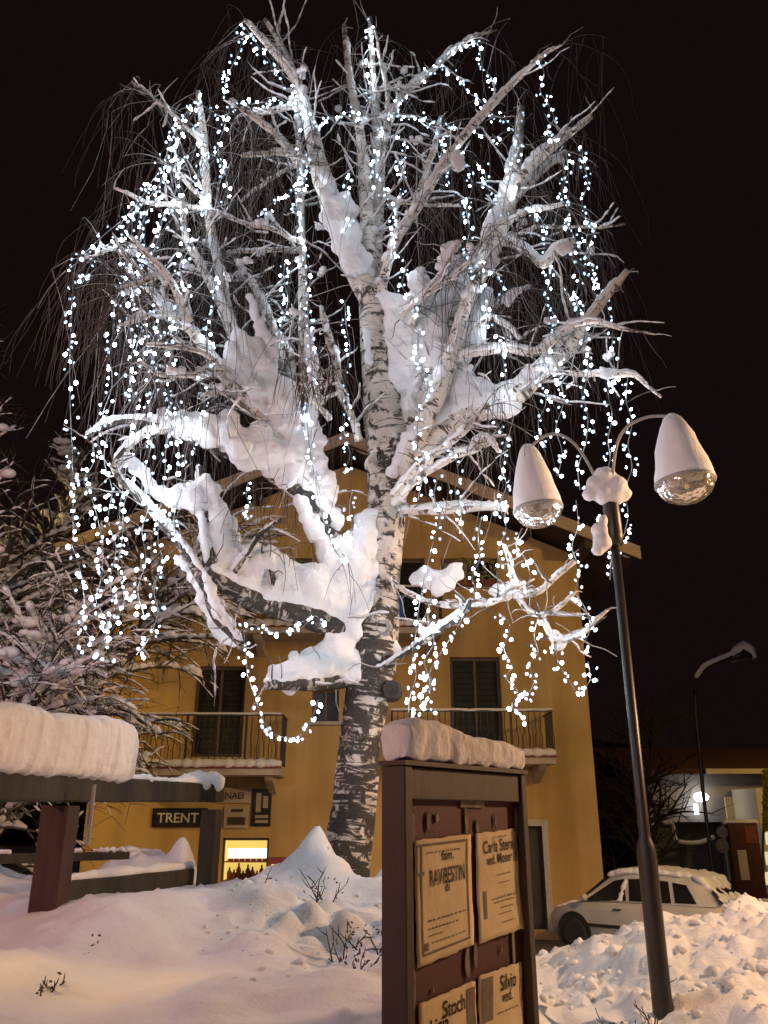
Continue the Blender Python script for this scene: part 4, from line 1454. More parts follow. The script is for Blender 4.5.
# ------------------------------------------------------------------ light strings hung in the birch
GS = 'white light strings hung in the birch'
ST = [
    ('outermost light string at the left edge of the crown, hanging straight down', [(120, 222), (105, 234), (88, 250), (76, 264), (72, 300), (70, 350), (70, 400), (72, 450), (73, 500), (73, 540)], -1.5),
    ('light string ending lowest at left beside the snowy bush, below the crown edge', [(72, 545), (80, 570), (84, 600), (82, 625), (90, 640), (78, 655)], -1.4),
    ('light string beside the outermost left one, middle of the left edge', [(90, 425), (94, 460), (84, 480), (92, 500), (98, 520), (102, 545), (102, 575), (96, 600), (108, 625), (100, 652), (110, 660)], -1.3),
    ('light string falling from the tip of the pruned left stem, left side', [(198, 95), (187, 112), (176, 130), (168, 150), (160, 170), (150, 184), (140, 200), (128, 214), (118, 228)], -1.2),
    ('light string hanging second from left below the bent left branch', [(124, 232), (126, 258), (124, 280), (115, 305), (113, 330), (110, 355), (112, 385), (104, 410), (98, 440)], -1.3),
    ('light string hanging third from left through the left side branches', [(130, 250), (135, 285), (128, 310), (132, 345), (130, 380), (136, 410), (128, 445), (132, 480), (124, 505), (122, 540), (118, 570), (124, 600), (112, 630)], -1.2),
    ('light string running down the bare left stem from its tip', [(199, 92), (195, 115), (200, 135), (205, 155), (198, 175), (206, 195), (204, 212)], -.8),
    ('light string left of the bare left stem, upper half', [(190, 108), (180, 140), (172, 165), (176, 190), (164, 215), (158, 240), (150, 262), (146, 290)], -1.1),
    ('light string crossing the left side branches, fourth from left', [(182, 195), (184, 222), (190, 245), (180, 268), (188, 288), (176, 310), (170, 330), (172, 360), (168, 390), (172, 420), (166, 450), (165, 480)], -1.2),
    ('light string below the bent left branch, hanging over the yellow wall edge', [(164, 482), (160, 510), (158, 540), (162, 560), (154, 590), (158, 612), (148, 640), (136, 655)], -1.3),
    ('light string on the rising branch between left stem and leader', [(232, 100), (224, 128), (218, 150), (224, 170), (228, 190), (224, 206)], -.6),
    ('light string looping off the topmost left leader tip', [(245, 24), (240, 48), (232, 66), (226, 80), (224, 96)], -.5),
    ('light string wound along the topmost left leader', [(246, 28), (258, 46), (270, 62), (283, 84), (296, 96), (306, 108), (314, 122)], -.6),
    ('nearly level light string between left stem and leader', [(208, 112), (222, 116), (238, 108), (252, 104), (266, 102), (282, 100), (296, 108)], -.7),
    ('short rising light string below the level one, left of leader', [(258, 214), (268, 206), (282, 198), (294, 190), (302, 178), (308, 166)], -.5),
    ('light string dropping along the upright left of the leader', [(310, 150), (300, 180), (296, 208), (300, 228), (306, 248), (302, 268)], -.4),
    ('light string hanging in the dark gap left of the trunk, top half', [(285, 258), (284, 280), (288, 300), (282, 322), (278, 345), (284, 362)], -.3),
    ('light string hanging in the dark gap close left of the trunk', [(345, 300), (346, 325), (350, 350), (345, 375), (347, 400), (344, 430), (350, 455), (342, 475)], -.3),
    ('light string down the pale limb left of trunk to the lower fork', [(312, 270), (308, 300), (310, 340), (312, 378), (307, 415), (310, 450), (316, 485), (322, 515), (334, 548), (345, 562)], -.75),
    ('short light string beside the lower fork, at the trunk', [(352, 492), (349, 510), (352, 530), (340, 540)], -.55),
    ('short light string over the dark eave left of the trunk', [(248, 480), (246, 495), (250, 508), (244, 520)], .5),
    ('light string wound at the very top of the central stem', [(372, 20), (368, 32), (372, 45), (367, 60), (372, 78), (368, 96), (376, 114), (380, 132)], .2),
    ('light string on the central stem below the topmost cluster', [(378, 146), (374, 168), (380, 190), (390, 198), (393, 222), (396, 248), (406, 264), (402, 286), (413, 300), (416, 328)], -.4),
    ('light string on the trunk face right of centre, middle height', [(418, 332), (419, 358), (428, 385), (420, 410), (417, 440), (424, 465), (418, 500)], -.75),
    ('light string along the right leaning upper branch', [(468, 40), (452, 52), (440, 64), (428, 74), (416, 86), (402, 98), (392, 112)], .6),
    ('short light string falling from the tip of the right leaning branch', [(474, 38), (480, 52), (482, 66), (490, 76), (496, 90)], .8),
    ('slanting light string across the upper right gap', [(444, 68), (458, 78), (468, 92), (480, 100), (492, 114), (506, 120), (516, 130)], .4),
    ('level light string right of the central stem, near top', [(384, 118), (400, 114), (418, 116), (436, 122), (452, 126), (466, 130), (486, 136), (504, 138)], .2),
    ('light string down the thin upright right of the central stem', [(438, 126), (444, 142), (440, 160), (446, 176), (442, 192)], .2),
    ('light string hanging in the right middle gap, above the snowy limb', [(458, 150), (468, 168), (472, 188), (466, 208), (470, 228), (468, 250), (488, 268), (500, 282), (504, 300)], -.3),
    ('short light string beside the white snow lump, upper right', [(474, 160), (484, 172), (488, 188), (498, 198), (490, 212)], .1),
    ('light string falling from the tip of the long bare right branch', [(540, 58), (544, 74), (540, 90), (548, 104), (554, 118), (546, 132), (556, 142)], -.8),
    ('light string hanging at the right edge, upper inner strand', [(566, 152), (568, 172), (562, 190), (572, 206), (566, 222), (576, 240), (572, 258), (580, 276), (576, 300), (588, 318)], -.2),
    ('light string hanging at the right edge, upper outer strand', [(582, 142), (583, 162), (588, 182), (582, 202), (590, 220), (586, 242), (590, 262), (596, 282), (604, 296), (610, 318)], -.1),
    ('light string hanging inside the right edge above the level branch', [(522, 206), (540, 218), (546, 238), (544, 256), (550, 276), (546, 300), (556, 320), (552, 340)], -.3),
    ('light string straight down right of the crown to the lamp top', [(587, 322), (584, 345), (588, 370), (584, 395), (588, 420), (585, 445), (578, 468), (580, 490)], -.9),
    ('light string straight down at right passing the snowy pole top', [(613, 330), (612, 352), (615, 372), (608, 392), (612, 415), (608, 440), (610, 460), (602, 486), (606, 508), (596, 528)], -1.0),
    ('outermost light string at the right edge, hanging from the snowy twig', [(628, 376), (626, 400), (632, 422), (628, 445), (632, 468), (625, 490), (628, 515), (622, 540), (612, 556), (610, 580)], -1.0),
    ('light string left of the right hand lamp pole, lower half', [(576, 500), (578, 525), (572, 548), (580, 570), (576, 592), (586, 610), (590, 630), (578, 652)], -1.1),
    ('light string from the snowy limb down left of the bell lamp', [(494, 420), (506, 440), (500, 462), (506, 485), (500, 506), (506, 528), (498, 552), (506, 572)], -1.0),
    ('light string hanging beside the bell lamp down to the thin branch', [(522, 528), (516, 545), (526, 560), (530, 578), (524, 596)], -1.2),
    ('light string draped from crown down across the upper right window', [(482, 516), (478, 536), (480, 558), (472, 578), (476, 592), (466, 610), (456, 630), (444, 648), (430, 672), (430, 690), (424, 712)], -1.1),
    ('light string hanging close right of the trunk to the board snow', [(440, 470), (434, 495), (440, 520), (432, 545), (420, 600), (416, 632), (412, 656), (416, 676), (410, 696), (408, 716)], -1.0),
    ('light string beside the one nearest the trunk, above the board', [(432, 596), (428, 620), (434, 642), (424, 662), (432, 684), (420, 700), (432, 712)], -.9),
    ('left strand of the pair of light strings before the right balcony', [(498, 612), (510, 626), (504, 648), (512, 666), (506, 678), (518, 692), (512, 706), (526, 722)], -1.2),
    ('right strand of the pair of light strings before the right balcony', [(538, 618), (534, 636), (538, 652), (530, 664), (534, 680), (528, 694), (518, 700)], -1.2),
    ('short curl of lights at the right corner of the house', [(556, 644), (558, 662), (568, 678), (578, 692), (590, 680), (588, 662)], -1.2),
    ('hanging loop of lights over the left balcony end', [(243, 628), (246, 650), (247, 672), (256, 700), (264, 722), (275, 734), (290, 738), (304, 732), (312, 718), (318, 700)], -1.2),
    ('short level light string under the snowy lower left limb', [(246, 622), (260, 627), (272, 632), (288, 630), (302, 622), (316, 616), (322, 626)], -1.0),
    ('light string among left side branches beside the snow filled fork', [(212, 270), (216, 300), (206, 330), (212, 350), (200, 380), (205, 405), (192, 430), (196, 455)], -1.0),
    ('light string at left between bare stem and snowy fork', [(150, 300), (158, 325), (150, 350), (156, 380), (148, 410), (152, 440), (146, 470), (150, 500), (142, 530), (146, 560), (138, 590), (144, 615)], -1.4),
    ('light string inside the left side, behind the branches', [(150, 205), (142, 230), (148, 255), (140, 275), (146, 300)], .3),
    ('light string across the snowy right limb above the bell lamp', [(466, 250), (480, 285), (490, 315), (500, 345), (506, 378), (510, 400)], -.6),
    ('light string right of trunk in front of the dark eave', [(450, 440), (458, 470), (455, 492), (462, 512), (456, 530)], -.9),
    ('short light string above the central fork, left of stem', [(352, 170), (346, 190), (352, 212), (345, 232)], -.5),
    ('short level light string between leader and central stem', [(316, 128), (326, 120), (338, 116), (350, 112), (362, 118)], -.3),
    ('single lights hanging right of the upper fork, before the dark gap', [(398, 132), (406, 148), (398, 165), (404, 185), (398, 205)], .6),
    ('light string through the dense left cluster just right of the bent left branch', [(170, 140), (164, 170), (156, 196), (146, 214), (138, 240), (144, 266), (134, 296), (142, 324), (136, 352), (142, 380)], -1.0),
    ('light string slanting from the bare left stem to the outermost strand', [(196, 150), (180, 160), (166, 176), (150, 196), (136, 214), (122, 236), (106, 246), (92, 262), (82, 284)], -1.4),
    ('light string hanging between the two lowest left strands, below the bent branch', [(108, 432), (104, 460), (112, 490), (108, 520), (116, 548), (110, 580), (114, 606), (104, 632)], -1.35),
    ('light string over the snow filled fork at left, ending on the forked limb', [(176, 400), (184, 424), (178, 448), (186, 470), (180, 496), (174, 520), (180, 548)], -1.35),
    ('light string along the pale upright left of the leader, from its tip', [(298, 112), (304, 132), (298, 150), (304, 172), (300, 192)], -.2),
    ('light string wound round the pale right hand limb above the dark gap', [(522, 108), (516, 132), (520, 152), (510, 172), (512, 192), (502, 214)], -.1),
    ('light string on the snowy right limb below its bend, beside the bell lamp', [(548, 350), (540, 378), (546, 402), (538, 424), (546, 448)], -.9),
    ('light string hanging behind the bell lamp stem, right of the bell', [(562, 345), (558, 372), (564, 400), (556, 428), (562, 452), (558, 476)], -.6),
    ('light string at the far right twig end, small', [(596, 228), (588, 250), (594, 270)], .4),
]
bulb_me = []
for sx, sz, mk in ((1.0, 1.15, 'bulb'), (.9, 1.35, 'bulb'), (1.1, 1.0, 'bulb_mid'), (.8, 1.4, 'bulb_mid'), (.8, 1.2, 'bulb_dim')):
    b = MB()
    b.ball((0, 0, 0), 0.0165, 2, (sx, sx, sz))
    t = obj('bulb_shape', b, M[mk], smooth=True)
    bulb_me.append(t.data)
    bpy.data.objects.remove(t)
nb = 0
for label, pts, dy in ST:
    S = spline([(float(a), float(b), 0.0) for a, b in pts], 6)
    W = []
    n = len(S)
    ph = rnd.uniform(0, 6)
    for i, q in enumerate(S):
        dd = dy + .18 * math.sin(ph + i * .35)
        W.append(at(q[0], q[1], TY + dd))
    rt = thing('light_string', label, 'light string', W[0], GS)
    cb = MB().tube(W, .0045, 4, False)
    obj('cable', cb, M['cable'], rt)
    acc, nxt = 0.0, .04
    for i in range(1, n):
        L = (W[i] - W[i - 1]).length
        while acc + L > nxt:
            p = W[i - 1].lerp(W[i], (nxt - acc) / L)
            p = p + Vector((rnd.choice((-.035, .035)) + rnd.gauss(0, .012), rnd.gauss(0, .05), rnd.gauss(-.02, .012)))
            o = link_mesh('bulb', rnd.choice(bulb_me), rt)
            o.location = p - rt.location
            o.rotation_euler = (rnd.uniform(-.7, .7), rnd.uniform(-.7, .7), 0)
            s = rnd.choice((.62, .8, .8, 1.0, 1.0, 1.2)) * (1.0 if rnd.random() > .05 else 1.3)
            o.scale = (s, s, s)
            nb += 1
            nxt += rnd.uniform(.050, .096)
        acc += L
print('bulbs', nb)


# ------------------------------------------------------------------ snowy bushes and trees behind
def snowy_tree(name, label, cat, foot, stems, seed, depth, snow_r, mat_b, spread=1.0, droop=0.05, with_snow=True, kn_=2, kmax=(2.3, 1.1, .6)):
    rn = random.Random(seed)
    rt = thing(name, label, cat, foot)
    tr, bw, sn = MB(), MB(), MB()

    def grow(p, d, L, r, lev, into):
        n = max(4, int(L / .16))
        Q, rr = [p], [r]
        kids = []
        for k in range(n):
            d = (d + Vector((rn.gauss(0, .10), rn.gauss(0, .10), rn.gauss(0, .07) - droop * lev))).normalized()
            Q.append(Q[-1] + d * L / n)
            rr.append(r * (1 - .75 * (k + 1) / n))
            if lev < depth and k > n * .15:
                for _ in range(kn_ if lev == 0 else 1):
                    if rn.random() < (.62 if lev else .65):
                        kids.append((Q[-1], d.copy(), k / n))
        into.tube(Q, rr, 7 if lev == 0 else 5, False)
        if with_snow:
            for k in range(len(Q) - 1):
                t = (Q[k + 1] - Q[k]).normalized()
                fl = math.sqrt(max(0, 1 - t.z * t.z))
                if fl < .35 or rn.random() < (.12 if lev < 2 else .35):
                    continue
                a, b = Q[k], Q[k + 1]
                s0 = snow_r * fl * (.35 + 1.1 * abs(noise.noise(a * 3)) + .35 * rn.random()) * (1.3 if lev < 2 else .5)
                h = Vector((0, 0, rr[k] + s0 * .35))
                m1 = a.lerp(b, .3) + h * rn.uniform(.8, 1.3)
                m2 = a.lerp(b, .7) + h * rn.uniform(.8, 1.3)
                sn.tube([a + h * .6 - t * .02, m1, m2, b + h * .6 + t * .02], [s0 * .35, s0 * rn.uniform(.7, 1.1), s0 * rn.uniform(.6, 1.1), s0 * .35], 7, True, .85)
                if rn.random() < .10 and lev < 2:
                    for z in range(4):
                        sn.ball(a + Vector((rn.gauss(0, .07), rn.gauss(0, .07), .05 + rn.random() * .04)), rn.uniform(.05, .11), 2, (1.2, 1, .75))
            if lev == depth:
                for _ in range(4):      # bare fine twigs
                    q = Q[rn.randrange(1, len(Q))]
                    e = (t * .6 + Vector((rn.gauss(0, .6), rn.gauss(0, .6), rn.gauss(0, .5)))).normalized()
                    bw.tube([q, q + e * .16, q + e * .30 + Vector((0, 0, -.02))], [.006, .004, .003], 3, False)
        for q, dd, f in kids:
            sd = Vector((rn.gauss(0, 1), rn.gauss(0, 1), rn.gauss(0, .45)))
            nd = (dd * .75 + sd.normalized() * spread * .8 + Vector((0, 0, .10))).normalized()
            grow(q, nd, min(kmax[min(lev, 2)], L * rn.uniform(.38, .62)) * (1.15 - .5 * f), max(.006, r * .45 * (1.1 - .5 * f)), lev + 1, bw)

    for p, d, L, r in stems:
        grow(Vector(p), Vector(d).normalized(), L, r, 0, tr)
    obj('trunk', tr, mat_b, rt, True)
    obj('branches', bw, mat_b, rt, True)
    if with_snow:
        obj('snow_cover', sn, M['snow'], rt, True)
    return rt


BX = at(10, 700, 12.5)
snowy_tree('snowy_tree', 'snow laden spreading tree at the left edge behind the timber fence', 'tree', (BX.x, 12.5, 0.6),
           [((BX.x - .9, 12.5, .5), (.22, 0, 1), 8.4, .14), ((BX.x - .9, 12.8, .5), (.05, .05, 1), 8.6, .11), ((BX.x - .2, 12.9, .5), (.10, .05, 1), 8.4, .10),
            ((BX.x - .6, 12.4, 1.9), (1.0, -.1, .50), 2.3, .06), ((BX.x - .6, 12.5, 2.4), (1.0, .0, .62), 2.7, .06), ((BX.x - .6, 12.3, 2.6), (.9, -.1, .85), 3.2, .06), ((BX.x - .6, 12.2, 2.5), (.7, -.2, 1.1), 3.2, .06)], 5, 2, .058, M['twig'], 1.0, .05, True, 3)
snowy_tree('slender_tree', 'slender twiggy tree with thin snow rising above the spreading tree at left', 'tree', (-5.9, 13.6, .3),
           [((-6.2, 13.6, .3), (.0, .02, 1), 11.2, .10), ((-5.6, 13.8, .3), (.02, .0, 1), 9.4, .08), ((-6.7, 13.9, .3), (.02, .0, 1), 10.6, .08)], 13, 2, .046, M['twig'], 0.8, .02, True, 3, (.85, .5, .3))
DX = at(640, 770, 24)
snowy_tree('bare_tree', 'dim bare tree in the dark beyond the lamp pole', 'tree', (DX.x, 25, .1),
           [((DX.x, 25, 0), (.05, 0, 1), 5.0, .14), ((DX.x + .2, 25, 0), (.35, 0, 1), 3.6, .08), ((DX.x - .2, 25.2, 0), (-.3, 0, 1), 4.4, .09)], 9, 2, .03, M['dark_twig'], 1.0, .02, False)


# ------------------------------------------------------------------ timber fence at left with its deep snow
na, fa = at(63, 792, 6.5), at(213, 793, 9.8)
fd = Vector((fa.x - na.x, fa.y - na.y, 0)).normalized()
fn = Vector((fd.y, -fd.x, 0))
fence = thing('timber_fence', 'dark timber rail fence with square posts standing in snow at left', 'fence', (na.x, na.y, 1.5))


def beam(p, q, wdt, hgt, mat, name, parent, jag=.006):
    """a squared timber from p to q with slightly worn edges"""
    d = (q - p)
    L = d.length
    d.normalize()
    s = d.cross(Vector((0, 0, 1)))
    s = s.normalized() if s.length > .1 else fd.copy()
    u = s.cross(d)
    n = max(2, int(L / .15))
    m = MB()
    vs = []
    sec = [(-.5, -.42), (-.42, -.5), (.42, -.5), (.5, -.42), (.5, .42), (.42, .5), (-.42, .5), (-.5, .42)]
    for i in range(n + 1):
        c = p + d * (L * i / n)
        for a, b in sec:
            v = c + s * (a * wdt) + u * (b * hgt)
            v += Vector((noise.noise(v * 6), noise.noise(v * 6 + Vector((7, 0, 0))), noise.noise(v * 6 + Vector((0, 7, 0))))) * jag
            vs.append(v)
    k = len(sec)
    fs = [(i * k + j, i * k + (j + 1) % k, (i + 1) * k + (j + 1) % k, (i + 1) * k + j) for i in range(n) for j in range(k)]
    fs += [tuple(range(k))[::-1], tuple(range(n * k, (n + 1) * k))]
    m.add(vs, fs)
    return obj(name, m, mat, parent)


zb = na.z
beam(na - fd * 1.6, fa + fd * .12, .18, .19, M['fence'], 'top_beam', fence)
for p, wd, mt in ((na, .21, M['redpost']), (fa, .19, M['fence'])):
    beam(Vector((p.x, p.y, .9)) + fd * .0, Vector((p.x, p.y, zb - .098)), wd, wd, mt, 'post', fence)
z1 = at(120, 877, 7.6).z
beam(Vector((na.x, na.y, 0)) + fd * .12 + Vector((0, 0, at(75, 893, 6.6).z)), Vector((fa.x, fa.y, 0)) - fd * .55 + Vector((0, 0, at(185, 877, 9.2).z)), .10, .15, M['fence'], 'rail', fence)
off = Vector((-fn.x, -fn.y, 0)) * .55
beam(Vector((na.x, na.y, 0)) + off + fd * .1 + Vector((0, 0, at(80, 857, 7.0).z)), Vector((fa.x, fa.y, 0)) + off - fd * 1.0 + Vector((0, 0, at(160, 855, 9.0).z)), .16, .07, M['fence'], 'rail', fence)
pz = at(77, 788, 6.4)
q = pz + fn * .13
obj('metal_strip', MB().tube([Vector((q.x, q.y, at(78, 784, 6.3).z)), Vector((q.x, q.y, at(73, 845, 6.3).z))], .018, 6), M['strip'], fence)
mb = MB()
for i in range(90):    # crumbs of snow along beam and rails
    t = i / 89
    p = na.lerp(fa, .32 + .72 * t) + Vector((0, 0, .11)) - fn * .03
    k = .5 + .8 * noise.noise(p * 3)
    mb.ball(p + fn * rnd.gauss(0, .035), .035 + .05 * max(0, k) + (.09 if t > .62 else 0) * abs(math.sin(t * 19)), 1, (1, 1, .9))
for i in range(60):
    t = i / 59
    p = Vector((na.x, na.y, at(75, 893, 6.6).z)).lerp(Vector((fa.x, fa.y, at(195, 876, 9.4).z)), .05 + .8 * t) + Vector((0, 0, .09)) - fn * .03
    mb.ball(p, .06 + .03 * noise.noise(p * 4), 1)
    p2 = Vector((na.x, na.y, at(80, 857, 7.0).z)).lerp(Vector((fa.x, fa.y, at(170, 855, 9.2).z)), .05 + .7 * t) + off + Vector((0, 0, .04))
    if noise.noise(p2 * 5) > -.1:
        mb.ball(p2 + fn * rnd.gauss(0, .04), .03 + .02 * rnd.random(), 1)
fuse('snow_crumbs', mb, M['snow'], .028, 2, fence, .008, 14)


def snow_slab(name, label, p, q, wdt, zbot, zt0, zt1, voxel, seed, amp=.02, side=None):
    """a deep cap of settled snow along p-q: steep streaked sides, wavy crest"""
    d = (q - p)
    d.z = 0
    L = d.length
    d.normalize()
    s = Vector((d.y, -d.x, 0))
    m = MB()
    nl, sec = max(4, int(L / .03)), []
    K = 28
    vs = []
    for i in range(nl + 1):
        t = i / nl
        c = p + d * (L * t)
        endk = min(1, min(t, 1 - t) * L / .10 + .25)
        zt = zt0 + (zt1 - zt0) * t + .05 * noise.noise(Vector((t * L * 2.2, seed, 0))) + .025 * noise.noise(Vector((t * L * 7, seed, 3)))
        zt = zbot + (zt - zbot) * (1 - .16 * (1 - endk))
        for k in range(K):
            a = 2 * math.pi * k / K
            ca, sa = math.cos(a), math.sin(a)
            e = .42                          # squarish section
            x = math.copysign(abs(ca) ** e, ca) * wdt / 2
            z = math.copysign(abs(sa) ** (e if sa < 0 else .60), sa)
            zz = zbot + (z + 1) / 2 * (zt - zbot)
            v = Vector((c.x, c.y, 0)) + s * (x * (1 - .10 * (1 - endk)) * (1 + .06 * (z)))
            strk = noise.noise(Vector((t * L * 11, math.copysign(3, x), seed))) * .6 + noise.noise(Vector((t * L * 25, math.copysign(3, x), zz * 2.0 + seed))) * .4
            v += s * (math.copysign(1, x) * strk * amp * (1.0 + .8 * noise.noise(Vector((t * L * 1.7, seed, 12)))))
            v.z = zz + (noise.noise(Vector((t * L * 14, x * 5, seed + 8))) * .03 if z < -.9 else 0)
            v += d * (noise.noise(Vector((x * 6, zz * 6, seed + t))) * .02)
            vs.append(v)
    fs = [(i * K + k, i * K + (k + 1) % K, (i + 1) * K + (k + 1) % K, (i + 1) * K + k) for i in range(nl) for k in range(K)]
    fs += [tuple(range(K))[::-1], tuple(range(nl * K, (nl + 1) * K))]
    m.add(vs, fs)
    o = fuse(name, m, M['streak'], voxel, 1, None, .008, 16)
    return tag(o, label, 'snow')


tl = (at(130, 760, 7.6) - na)
ln = tl.dot(fd)
snow_slab('snow_cap', 'deep slab of pinkish snow capping the timber fence beam at left', na - fd * 1.6 - fn * .02, na + fd * .86 - fn * .02, .42, zb + .09, at(20, 716, 6.0).z, at(110, 722, 7.3).z, .022, 2.0, .016)

# ------------------------------------------------------------------ notice board
P0 = at(405, 800, 3.6)
bu = Vector((.616, .788, 0)).normalized()
bn = Vector((bu.y, -bu.x, 0))
ZT = at(405, 765, 3.6).z
pr = hit(530, 850, P0, bn)
BW = (pr - P0).dot(bu)
Wp = lambda t, z, o=0.0: Vector((P0.x, P0.y, 0)) + bu * t + bn * o + Vector((0, 0, z))
MBd = Matrix(((bu.x, bn.x, 0, P0.x), (bu.y, bn.y, 0, P0.y), (0, 0, 1, 0), (0, 0, 0, 1)))
board = thing('notice_board', 'dark brown framed notice board with torn death notices in front of birch', 'notice board', (P0.x, P0.y, .8))
PWD = .055
PP = P0 - bn * .045
ZR = ZT
for a, b, nm in ((0, PWD, 'post'), (BW - PWD * .9, BW, 'post')):
    m = MB().box(a, b, -.125, 0, .6, ZR, MBd)
    o = obj(nm, m, M['boardframe'], board)
    bv = o.modifiers.new('bevel', 'BEVEL'); bv.width = .006; bv.segments = 2
m = MB().box(PWD + .002, BW - PWD * .9 - .002, -.12, -.012, ZR - .135, ZR - .003, MBd)
o = obj('top_rail', m, M['boardframe'], board)
bv = o.modifiers.new('bevel', 'BEVEL'); bv.width = .006; bv.segments = 2
m = MB().box(PWD - .01, BW - PWD * .9 + .01, -.08, -.047, .7, ZR - .136, MBd)
obj('panel', m, M['boardpanel'], board)
m = MB().box(-.008, BW + .008, -.135, .01, ZR + .001, ZR + .02, MBd)
obj('top_board', m, M['boardframe'], board)
pts = [hit(x, y, P0 + bn * .0, bn) for x, y in ((400, 722), (522, 746))]
snow_slab('snow_cap', 'wedge of orange lit snow standing on top of the notice board', Wp(.01, 0, -.06), Wp(BW - .03, 0, -.06), .17, ZR + .018, pts[0].z + .02, pts[1].z - .0, .014, 5.0, .010)


def poster(label, corners, texts, bands=(), torn=.006, o=.004, lines=()):
    """paper sheet on the panel; corners given clockwise from top left as photo pixels"""
    Q = [hit(x, y, PP, bn) for x, y in corners]
    lift = lambda p, v: o + .005 * (noise.noise(p * 7) + .6) + .010 * max(0, min(1, v)) ** 3

    def laid(mb_, h=.0050):
        for i, p in enumerate(mb_.v):
            pp = p - bn * (p - PP).dot(bn)
            top = Q[0].lerp(Q[1], min(1, max(0, (pp - Q[0]).dot(bu) / (Q[1] - Q[0]).dot(bu))))
            v = (top.z - pp.z) / max(.01, (Q[0] - Q[3]).z)
            mb_.v[i] = pp + bn * (lift(pp, v) + h)
        return mb_
    rt = thing('poster', label, 'poster', Q[3] + bn * o, 'death notices on the board')
    m = MB()
    nx_, ny_ = 14, 18
    vs = []
    for j in range(ny_ + 1):
        for i in range(nx_ + 1):
            u, v = i / nx_, j / ny_
            p = Q[0].lerp(Q[1], u).lerp(Q[3].lerp(Q[2], u), v)
            edge = (i in (0, nx_)) or (j in (0, ny_))
            if edge:
                p = p + bu * (torn * noise.noise(p * 40)) + Vector((0, 0, torn * 1.3 * noise.noise(p * 31 + Vector((4, 4, 4)))))
            p = p + bn * lift(p, v)
            vs.append(p)
    m.add(vs, [(j * (nx_ + 1) + i, j * (nx_ + 1) + i + 1, (j + 1) * (nx_ + 1) + i + 1, (j + 1) * (nx_ + 1) + i) for j in range(ny_) for i in range(nx_)])
    pp = obj('sheet', m, M['paper'], rt, True)
    sd = pp.modifiers.new('thickness', 'SOLIDIFY'); sd.thickness = .002; sd.offset = -1
    F2 = lambda u, v, h=.020: Q[0].lerp(Q[1], u).lerp(Q[3].lerp(Q[2], u), v) + bn * (o + h)
    rx = (Q[1] - Q[0])
    W_ = rx.length
    for s, size, u, v, sx in texts:
        vec = (Q[0].lerp(Q[3], v) - Q[1].lerp(Q[2], v)) * -1
        t = text_mb(s, size * W_, F2(u, v), vec.normalized(), Vector((0, 0, 1)), bn, .001, sx)
        obj('lettering', laid(t), M['ink'], rt)
    m = MB()
    for u0, v0, u1, v1 in bands:
        nv_ = 8 if (v1 - v0) > .1 else 1
        nu_ = 8 if (u1 - u0) > .1 else 1
        for a_ in range(nu_):
            for b_ in range(nv_):
                ua, ub = u0 + (u1 - u0) * a_ / nu_, u0 + (u1 - u0) * (a_ + 1) / nu_
                va, vb = v0 + (v1 - v0) * b_ / nv_, v0 + (v1 - v0) * (b_ + 1) / nv_
                m.add([F2(ua, vb), F2(ub, vb), F2(ub, va), F2(ua, va)], [(0, 1, 2, 3)])
    for u0, u1, v, th in lines:
        k = 9
        for i in range(k):           # a line of small print
            a = u0 + (u1 - u0) * i / k
            b = a + (u1 - u0) / k * rnd.uniform(.55, .9)
            m.add([F2(a, v + th), F2(b, v + th), F2(b, v), F2(a, v)], [(0, 1, 2, 3)])
    if m.f:
        obj('print', laid(m, .0042), M['inkband'], rt)
    return rt


poster('upper left torn notice with printed border and one bold name', [(413, 840), (469, 834), (471, 944), (414, 968)],
       [('fam.', .13, .56, .20, 1.0), ('RAVIBESTIN', .20, .55, .40, .60), ('di', .12, .55, .47, 1.0)],
       [(.05, .040, .93, .062), (.085, .06, .115, .93), (.90, .06, .925, .93), (.10, .915, .93, .935), (.03, .27, .15, .30), (.13, .84, .20, .90)],
       lines=[(.18, .80, .115, .012), (.20, .88, .67, .014), (.20, .72, .735, .012), (.2, .45, .79, .010), (.25, .85, .85, .010)])
poster('upper right notice naming Carla Stern with torn corner', [(474, 834), (514, 828), (521, 928), (476, 944)],
       [('Carla Stern', .205, .53, .20, .80), ('ved. Moser', .165, .53, .315, .85)],
       [(.13, .55, .20, .80), (.88, .02, .97, .33)],
       lines=[(.4, .75, .055, .010), (.45, .8, .42, .012), (.5, .75, .50, .010), (.32, .95, .635, .014), (.36, .85, .675, .012), (.5, .8, .735, .010), (.45, .75, .79, .010), (.5, .8, .87, .012)])
poster('lower left notice with dark strip on its right side', [(417, 1004), (474, 980), (476, 1090), (416, 1120)],
       [('Licia', .20, .34, .34, .9), ('Stoch', .20, .60, .22, .9)], [(.82, .05, .98, .55)], lines=[(.2, .7, .5, .014)])
poster('lower right notice with broad dark strip on its left', [(477, 976), (520, 961), (522, 1062), (478, 1085)],
       [('Silvio', .23, .66, .22, .8), ('ved.', .17, .64, .34, .9)], [(.06, .04, .30, .46)], lines=[(.4, .9, .42, .014)])
